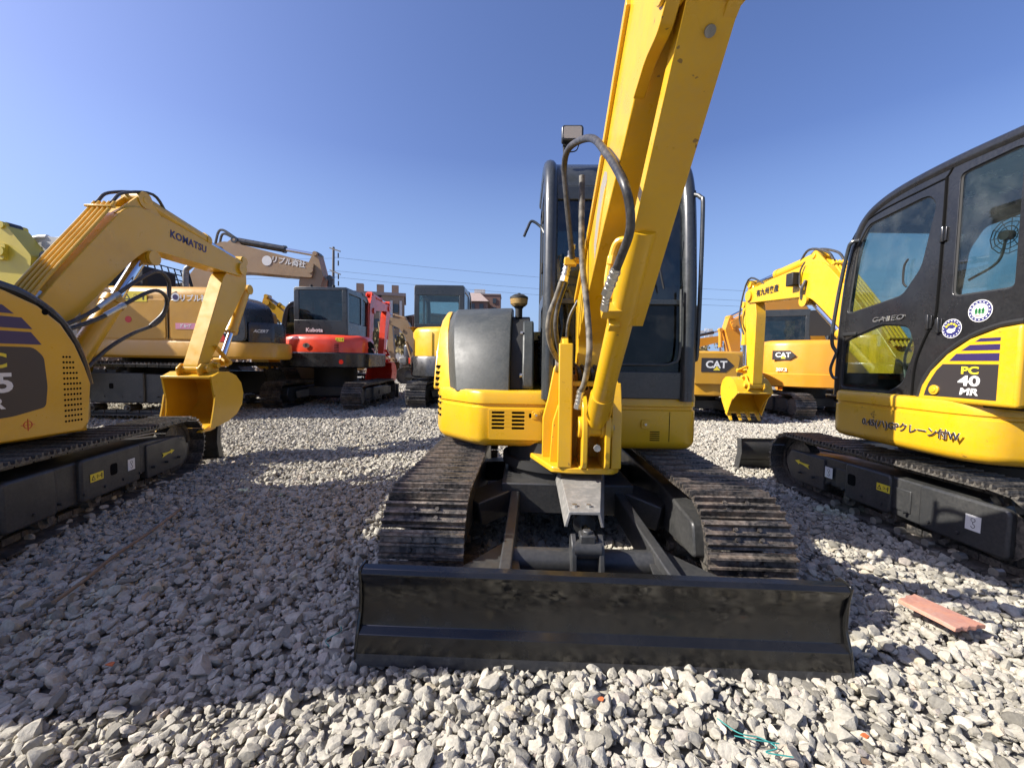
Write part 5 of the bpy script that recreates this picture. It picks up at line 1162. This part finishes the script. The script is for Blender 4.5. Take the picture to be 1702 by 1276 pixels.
# ---- tan machine with badge, right of the middle cab
F_ = digger('ochre excavator with hexagon badge on its rounded hood, just right of the middle cab', (4.35, 10.0), -6, 'tan', W=2.0, TL=2.5, TH=.56, hw=1.0, tail=1.25, zb=.55, zt=1.50, cabx=(-.95, -.2), cabz=2.50, caby=(-.75, .8), glass='glass',
            boom=dict(x=.3, foot=(.8, 1.2), knee=(1.5, 2.1), tip=(3.0, 2.0), armend=(2.8, .9), wb=.2, hb=.36, pipes=0, bw=.6, bs=.7, boom_cyl=(.9, .85)))
k = MB(); k.prism('y', round_poly([(-.42, .80), (.40, .80), (.48, 1.38), (.36, 1.47), (-.40, 1.47), (-.50, 1.38)], .05), -1.30, -1.20); k.build('rear_hood', 'tan', F_, bevel=.02)
cat_badge(F_, 'rear', (.03, -1.305, 1.20), .44)
decal('rear', (-.86, -1.02, .72), circ(.05), 'label_red', F_, 'reflector', .004)
k = MB(); k.prism('y', [(-.92, 2.24), (-.24, 2.24), (-.24, 2.42), (-.92, 2.42)], -.80, -.785); k.build('sign_board', 'dark', F_, smooth=0)
lettering('KOJI MART 1', 'rear', (-.58, -.803, 2.32), .10, 'white', F_, bold=.04)

# ---- amber machine with badge, left of the right foreground machine
G = digger('amber excavator with black rear cab and hexagon badge, behind the right bucket', (7.35, 10.6), -22, 'orange', W=2.2, TL=2.8, TH=.62, sw=.45, hw=1.12, tail=1.45, zb=.72, zt=1.80, cabx=(-1.08, 0.0), cabz=2.60, caby=(-.35, .95), track_yaw=22, blade=False, seams=False,
           boom=dict(x=.3, foot=(.9, 1.3), knee=(1.9, 2.3), tip=(3.4, 2.3), armend=(3.2, 1.0), wb=.22, hb=.4, pipes=2, bw=.6, bs=.7, boom_cyl=(.9, .9)))
GF = Matrix.Rotation(R(-24), 3, 'Z') @ FACE['rear']
cat_badge(G, GF, (-.70, -1.30, 1.45), .32)
lettering('307.2', GF, (-.74, -1.285, 1.12), .10, 'white', G, bold=.04)
decal('rear', (.32, -1.46, .86), circ(.06), 'label_red', G, 'reflector', .004)
k = MB(); k.prism('y', rrect(.42, 2.25, .9, .62, .05), -.38, -.368); k.build('rear_screen', 'dark', G, smooth=0)

# ---- two farther amber machines
H_ = digger('small amber excavator far back, low boom pointing right above the ochre hood', (4.9, 16.0), -90, 'orange', W=2.0, TL=2.5, hw=.95, tail=1.1,
            boom=dict(x=0, foot=(.9, 1.2), knee=(1.75, 1.95), tip=(3.25, 2.25), armend=(3.35, 1.1), wb=.22, hb=.38, pipes=0, bw=.6, bs=.7, boom_cyl=(1.0, .85), black_cyl=True))
I_ = digger('big amber excavator far back, boom folded left behind the black rear cab', (11.8, 14.6), 90, 'orange', W=2.8, TL=3.6, TH=.85, sw=.55, hw=1.3, tail=2.2, zb=.95, zt=2.1, cabx=(-1.25, -.3), cabz=2.8, caby=(-.3, 1.2), blade=False,
            boom=dict(x=0, foot=(1.0, 1.7), knee=(2.4, 3.42), tip=(4.3, 2.55), armend=(4.05, 1.1), wb=.4, hb=.65, arm_h=.36, wa=.3, pipes=4, bw=1.0, bs=1.1, boom_cyl=(1.5, 1.2), cyl_r=.08, pipe_m='steel'))
# ---- lemon machine at the far left
J_ = digger('lemon-yellow excavator behind the left machine, only its boom end and arm showing', (-13.0, 6.9), -90, 'lime', W=2.8, TL=3.6, TH=.85, sw=.55, hw=1.3, tail=2.2, zb=.95, zt=2.1, cabx=(-1.25, -.3), cabz=2.8, caby=(-.3, 1.2), blade=False,
            boom=dict(x=0, foot=(.9, 1.6), knee=(2.6, 3.0), tip=(4.95, 2.68), armend=(5.1, 1.3), wb=.4, hb=.52, arm_h=.55, wa=.3, pipes=3, bw=1.0, bs=1.0, boom_cyl=(1.3, 1.2), cyl_r=.08, black_cyl=True, arm_top=.42))
# ---- machines deep in the yard between the red one and the grey bonnet
K_ = digger('faded tan excavator deep in the yard, arm hanging beside the red bucket', (-3.3, 18.5), 90, 'tan2', W=2.4, TL=3.0, TH=.75, hw=1.15, tail=1.8, zb=.8, zt=1.8, cabz=2.6, blade=False,
            boom=dict(x=0, foot=(.9, 1.4), knee=(1.4, 2.5), tip=(2.2, 2.75), armend=(1.9, 1.0), wb=.3, hb=.45, arm_h=.35, wa=.26, pipes=0, bw=.9, bs=.9, boom_cyl=(1.1, 1.0)))
L_ = digger('dark grey excavator with red trim deep in the yard behind the yellow corner', (-5.0, 24.0), 180, 'black', W=2.6, TL=3.2, TH=.8, hw=1.25, tail=1.8, zb=.8, zt=1.9, cabz=2.7, blade=False, skirt='red')
# ---- unseen machine, added and shaped only to cast the foreground shadow
N_ = digger('unseen large excavator added left of the viewer to cast the foreground shadow', (-5.75, .80), -90, 'yellow_old', W=2.4, TL=3.2, TH=.8, sw=.45, hw=1.2, tail=2.0, zb=.95, zt=2.2, cabx=(-1.2, -.1), cabz=3.5, caby=(-.1, 1.7), blade=False)
# ================================================================== buildings, poles, trees
def wall_mat(name, c, c2, sc=3): return mat(name, c, .9, noise_col=c2, noise_scale=sc, noise_lo=.35, noise_hi=.65)
M['conc'] = wall_mat('weathered_render', (.33, .235, .165), (.27, .19, .135)); M['brick_far'] = wall_mat('dull_brick_wall', (.22, .13, .10), (.17, .10, .08)); M['roof_far'] = wall_mat('roof_sheet', (.32, .25, .22), (.26, .2, .18))
M['win_far'] = mat('far_window', (.04, .05, .06), .15); M['pale_wall'] = wall_mat('pale_wall', (.55, .52, .5), (.45, .43, .41))
M['bark'] = mat('bare_bark', (.11, .08, .06), .9, noise_col=(.18, .14, .11), noise_scale=9)
M['twig'] = mat('dry_twig', (.16, .11, .075), .9); M['leaf'] = mat('dry_leaf', (.16, .12, .045), .8, rnd=.2); M['hedge'] = mat('dark_hedge', (.035, .04, .02), .9)
M['wood'] = mat('weathered_wood', (.2, .14, .09), .85, noise_col=(.3, .22, .15), noise_scale=12)
M['brick'] = mat('salmon_board', (.50, .23, .15), .85, noise_col=(.42, .19, .14), noise_scale=18, noise_lo=.4, noise_hi=.62, bump=.5, bump_scale=60, dust=.35, dust_col=(.5, .42, .36))
M['pole'] = mat('concrete_pole', (.13, .12, .115), .8); M['litter'] = mat('orange_litter', (.5, .13, .04), .7); M['string'] = mat('teal_string', (.03, .22, .2), .7)

def facade_windows(parent, F, org, cols, rows, dx, dz, w, h, m='win_far'):
    first = None
    for i in range(cols):
        for j in range(rows):
            p = V(org) + F @ V((i * dx, j * dz, 0))
            if first is None:
                k = MB(); k.box((0, 0, 0), (w, h, .3)); first = k.build('window', m, parent, smooth=0); first.matrix_basis = Matrix.Translation(p) @ F.to_4x4()
            else: link_copy(first, parent, Matrix.Translation(p) @ F.to_4x4())

b1 = empty('building', 'long tan building with a columned block and roof chimneys behind the red arm', 'building', (-29, 92, 0), 14)
k = MB(); k.box((0, 0, 7.0), (10.5, 14, 14)); k.build('wall', 'conc', b1)
k = MB(); k.box((0, 0, 14.3), (11.2, 14.7, .6)); k.build('roof', 'roof_far', b1)
for x in (-3.6, 0.4, 3.4): k = MB(); k.box((x, -3, 15.6), (1.4, 1.4, 2.2)); k.build('chimney', 'conc', b1)
for i in range(6): k = MB(); k.box((-4.6 + i * 1.84, -7.25, 6.5), (.5, .5, 13)); k.build('column', 'pale_wall', b1)
facade_windows(b1, FACE['rear'], (-3.7, -7.03, 2.2), 5, 4, 1.84, 3.1, 1.0, 1.7)
b4 = empty('building', 'low ribbed wing falling away to the right of the columned tan building', 'building', (-21.5, 96, 0), -52)
k = MB(); k.box((0, 0, 5.0), (26, 9, 10)); k.build('wall', 'conc', b4); k = MB(); k.box((0, 0, 10.2), (26.6, 9.6, .4)); k.build('roof', 'roof_far', b4)
for i in range(17): k = MB(); k.box((-12.4 + i * 1.55, -4.7, 5.2), (.4, .5, 9.8)); k.build('column', 'brick_far', b4)
facade_windows(b4, FACE['rear'], (-11.6, -4.53, 2.5), 16, 3, 1.55, 2.9, .8, 1.7)
b2 = empty('building', 'dull red brick house with hipped roof above the grey bonnet', 'building', (-11.0, 120, 0), 0)
k = MB(); k.box((0, 0, 8.6), (7.6, 10, 17.2)); k.build('wall', 'brick_far', b2)
k = MB(); k.loft([[V((-4.4, -5.6, 17.2)), V((4.4, -5.6, 17.2)), V((4.4, 5.6, 17.2)), V((-4.4, 5.6, 17.2))], [V((-1.6, -.4, 20.2)), V((1.6, -.4, 20.2)), V((1.6, .4, 20.2)), V((-1.6, .4, 20.2))]]); k.build('roof', 'roof_far', b2, smooth=0)
k = MB(); k.box((1.5, 0, 20.7), (3.0, 1.0, 1.0)); k.build('roof_tank', 'pale_wall', b2)
facade_windows(b2, FACE['rear'], (-2.4, -5.03, 13.2), 3, 2, 2.4, 2.6, 1.1, 1.5)
k = MB(); k.box((0, -5.1, 10.9), (7.7, .2, 2.4)); k.build('pale_band', 'pale_wall', b2)
b3 = empty('building', 'plain dark brick tower block just right of the hipped roof', 'building', (-7.0, 128, 0), 0)
k = MB(); k.box((0, 0, 10.2), (6.4, 8, 20.4)); k.build('wall', 'brick_far', b3); k = MB(); k.box((0, 0, 20.55), (6.7, 8.3, .3)); k.build('roof', 'roof_far', b3)
facade_windows(b3, FACE['rear'], (-1.5, -4.03, 13.5), 2, 3, 3.0, 2.6, 1.0, 1.4)

# utility pole and wires
up = empty('utility_pole', 'dark concrete utility pole with crossarms rising behind the red excavator', 'utility pole', (-19.2, 45, 0))
k = MB(); k.cyl((0, 0, 0), (.2, 0, 12.9), .19, .12, n=12); k.build('pole', 'pole', up)
for z, a in ((12.5, .5), (10.2, .9)): k = MB(); k.bar((-.2, 0, z + .3), (1.0, -.2, z - a * .2), .12, .12); k.build('crossarm', 'pole', up)
for z in (12.0, 11.2, 9.8, 9.1): k = MB(); k.cyl((.75, -.15, z - .25), (.75, -.15, z + .25), .07, n=8); k.build('insulator', 'dark', up)
up2 = empty('utility_pole', 'second concrete utility pole far off to the right', 'utility pole', (62, 47, 0))
k = MB(); k.cyl((0, 0, 0), (.0, 0, 10.5), .19, .12, n=12); k.build('pole', 'pole', up2); k = MB(); k.bar((-.6, 0, 9.6), (.6, 0, 9.6), .12, .12); k.build('crossarm', 'pole', up2)
for nm, z0, z1, z2, sag in (('highest', 11.85, 7.9, 12.3, 1.3), ('middle', 10.45, 7.2, 11.2, 1.3), ('lowest', 9.8, 6.6, 10.6, 1.3)):
    for xa, za, xb, zb_ in ((-19, z0, 62, z1 + .9), (-75, z2, -19, z0)):
        pts = []
        for i in range(25):
            t = i / 24; pts.append((xa + (xb - xa) * t, 45 + .02 * i, za + (zb_ - za) * t - sag * 4 * t * (1 - t) * (.55 if xa < -30 else .9)))
        k = MB(); k.tube(pts, .012, 5, smooth=False); o = k.build('power_line', 'dark', None)
        tag(o, '%s of three power lines running %s of the utility pole' % (nm, 'right' if xa > -30 else 'left'), 'cable', 'power lines across the sky')
lp = empty('street_lamp', 'thin dark lamp post standing above the red arm', 'street lamp', (-12.3, 40, 0))
k = MB(); k.cyl((0, 0, 0), (-.35, 0, 6.9), .06, .035, n=8); k.build('pole', 'pole', lp); k = MB(); k.cyl((-.35, 0, 6.8), (-.35, 0, 7.2), .16, .28, n=12); k.build('lamp_head', 'dark', lp)
mt = empty('light_mast', 'thin white lattice mast on the horizon right of the middle cab', 'mast', (42, 92, 0))
k = MB()
for a in (-.5, .5): k.tube([(a, 0, 0), (a * .4, 0, 9.0)], .09, 5, smooth=False)
for i in range(8): k.tube([(-.5 + i * .035, 0, i * 1.1), (.5 - i * .04, 0, i * 1.1 + 1.1)], .06, 5, smooth=False)
k.build('mast_frame', 'pale_wall', mt)
for dx, z in ((-.9, 8.2), (.9, 8.6), (1.0, 7.4)): k = MB(); k.box((dx, 0, z), (.9, .3, .55)); k.build('floodlight', 'pale_wall', mt)

def bare_tree(x, y, h, label, leafy=0, seed=0):
    rnd = random.Random(seed); root = empty('bare_tree', label, 'tree', (x, y, 0), rnd.uniform(0, 360), 'leafless trees beyond the yard')
    tr = MB(); tw = MB(); lf = MB(); tips = []
    def grow(p, d, L, r, dep):
        q = p + d * L; (tr if dep < 2 else tw).cyl(p, q, r, r * .62, n=6 if dep < 2 else 4, caps=False)
        if dep >= 4: tips.append(q); return
        for i in range(3 if dep < 3 else 4):
            t = rnd.uniform(.45, 1.0) if i else 1.0
            nd_ = (d + V((rnd.uniform(-1, 1), rnd.uniform(-1, 1), rnd.uniform(-.15, .8))) * .62).normalized()
            grow(p + d * L * t, nd_, L * rnd.uniform(.58, .8), r * .55, dep + 1)
    grow(V((0, 0, 0)), V((0, 0, 1)), h * .3, h * .02, 0)
    for q in tips[:]:
        if rnd.random() < leafy:
            for _ in range(3):
                c = q + V((rnd.uniform(-.3, .3), rnd.uniform(-.3, .3), rnd.uniform(-.3, .3))); a = rnd.uniform(0, 3.1)
                lf.add([c + V((math.cos(a), math.sin(a), 0)) * .16, c + V((0, 0, .16)), c - V((math.cos(a), math.sin(a), 0)) * .16, c - V((0, 0, .16))], [(0, 1, 2, 3)])
    tr.build('trunk', 'bark', root, smooth=60); o = tw.build('twigs', 'twig', root, smooth=0, recalc=False)
    if lf.v: lf.build('foliage', 'leaf', root, smooth=0, recalc=False)
trees = [(-21.5, 36, 6.2, 0), (-19.2, 34, 5.6, .3), (-17.3, 37, 6.6, 0), (-15.4, 33, 4.8, .4), (-24.5, 40, 7, .1), (-11.8, 36, 4.6, .7), (-10.3, 39, 5.0, .8), (-8.9, 42, 4.6, .3), (-13.4, 41, 6.0, .2), (-8.2, 34, 3.2, .5), (20.5, 46, 4.2, .3), (24, 52, 4.8, .2), (31, 60, 5.4, .3), (17.6, 42, 3.8, .4)]
desc = ['tallest leafless tree left of the red cab', 'leafless tree with few dry leaves left of the red cab', 'leafless tree directly behind the red cab', 'low brushy tree behind the red cab', 'leafless tree behind the dark 323D tail',
        'brown-leaved tree right of the red arm', 'dense brown-leaved tree below the ribbed wing', 'thin tree beside the dark green cab', 'leafless tree in front of the columned building', 'small shrubby tree behind the dark grey excavator',
        'small tree above the ochre hood', 'thin tree right of the white mast', 'distant tree behind the right amber boom', 'low tree just right of the middle cab']
for (x, y, h, lfy), d_, i in zip(trees, desc, range(99)): bare_tree(x, y, h, d_, lfy, i + 3)
# scrub along the far edge of the yard
k = MB(); rnd = random.Random(4)
for i in range(9000):
    x = rnd.uniform(-75, 75); y = 31 + rnd.uniform(0, 5); hgt = 1.0 + .7 * noise.noise(V((x * .15, 0, 3))) + .4 * noise.noise(V((x * .7, 1, 3)))
    z = rnd.uniform(0, 1) ** .8 * max(.3, hgt) * 1.15; s = rnd.uniform(.10, .26); a = rnd.uniform(0, 3.1); c = V((x, y, z)); u = V((math.cos(a), math.sin(a), rnd.uniform(-.5, .5))) * s
    k.add([c + u, c + V((0, 0, s)), c - u, c - V((0, 0, s * .8))], [(0, 1, 2, 3)])
sc_ = k.build('scrub', 'twig', None, smooth=0, recalc=False); tag(sc_, 'brown winter scrub along the far edge of the yard', 'scrub', kind='stuff')
# far boundary wall
k = MB(); k.box((0, 38, .9), (190, .25, 1.8)); bw_ = k.build('boundary_wall', 'pale_wall', None, smooth=0); tag(bw_, 'long pale wall closing the far side of the yard', 'wall')

# ---- small things on the gravel
k = MB(); k.prism('z', [(-.150, -.075), (-.05, -.079), (.06, -.084), (.128, -.092), (.136, -.07), (.131, -.05), (.146, -.03), (.140, -.005), (.155, .02), (.147, .05), (.163, .082), (.08, .078), (-.03, .076), (-.165, .072), (-.158, .04), (-.168, .01), (-.150, -.02), (-.157, -.05)], 0, .020)
o = k.build('board_offcut', 'brick', None, bevel=.003); o.location = (2.03, 1.93, .055); o.rotation_euler = (R(-4), R(3), R(-68)); o.scale = (.78, 1.12, 1); tag(o, 'broken salmon-pink board lying on the gravel beside the right end of the blade', 'board')
k = MB(); k.tube([(-2.15, 1.93, .05), (-2.22, 2.15, .045), (-2.30, 2.38, .05), (-2.40, 2.75, .045), (-2.53, 3.18, .05)], .010, 8, 5)
o = k.build('wooden_stick', 'wood', None); tag(o, 'long thin brown stick lying on the shaded gravel at left', 'stick')
def scrap(loc, s, m, label, cat, name, seed):
    rnd = random.Random(seed); k = MB(); pts = []
    for i in range(7): a = i * .9; pts.append(V((math.cos(a) * s * rnd.uniform(.5, 1), math.sin(a) * s * rnd.uniform(.4, .8), rnd.uniform(0, s * .3))))
    k.add(pts + [p + V((0, 0, .003)) for p in pts], [tuple(range(7)), tuple(range(13, 6, -1))] + [(i, (i + 1) % 7, (i + 1) % 7 + 7, i + 7) for i in range(7)])
    o = k.build(name, m, None, smooth=0); o.location = loc; tag(o, label, cat)
scrap((-1.52, 1.55, .035), .022, 'litter', 'orange scrap of brick on the shaded gravel at lower left', 'scrap', 'brick_chip', 1)
scrap((1.15, 1.29, .035), .016, 'litter', 'small orange chip on the sunlit gravel below the pink board', 'scrap', 'brick_chip', 2)
scrap((1.08, 1.20, .035), .02, 'wood', 'brown leaf on the sunlit gravel at the bottom right', 'leaf', 'dry_leaf', 3)
scrap((.33, 1.42, .035), .014, 'litter', 'reddish chip in front of the middle of the blade', 'scrap', 'brick_chip', 5)
k = MB(); k.tube([(.70, 1.34, .045), (.74, 1.28, .05), (.80, 1.27, .045), (.83, 1.23, .05), (.79, 1.22, .045), (.86, 1.20, .05)], .0022, 5); k.tube([(.72, 1.27, .05), (.78, 1.25, .055), (.85, 1.25, .045)], .002, 5)
o = k.build('plastic_string', 'string', None); tag(o, 'tangle of thin teal plastic string on the gravel at the bottom', 'string')
k = MB(); k.tube([(-.74, 1.80, .04), (-.72, 1.75, .05), (-.76, 1.70, .045), (-.73, 1.66, .045)], .002, 5); o = k.build('plastic_string', 'string', None); tag(o, 'short green plastic thread on the gravel left of the blade', 'string')
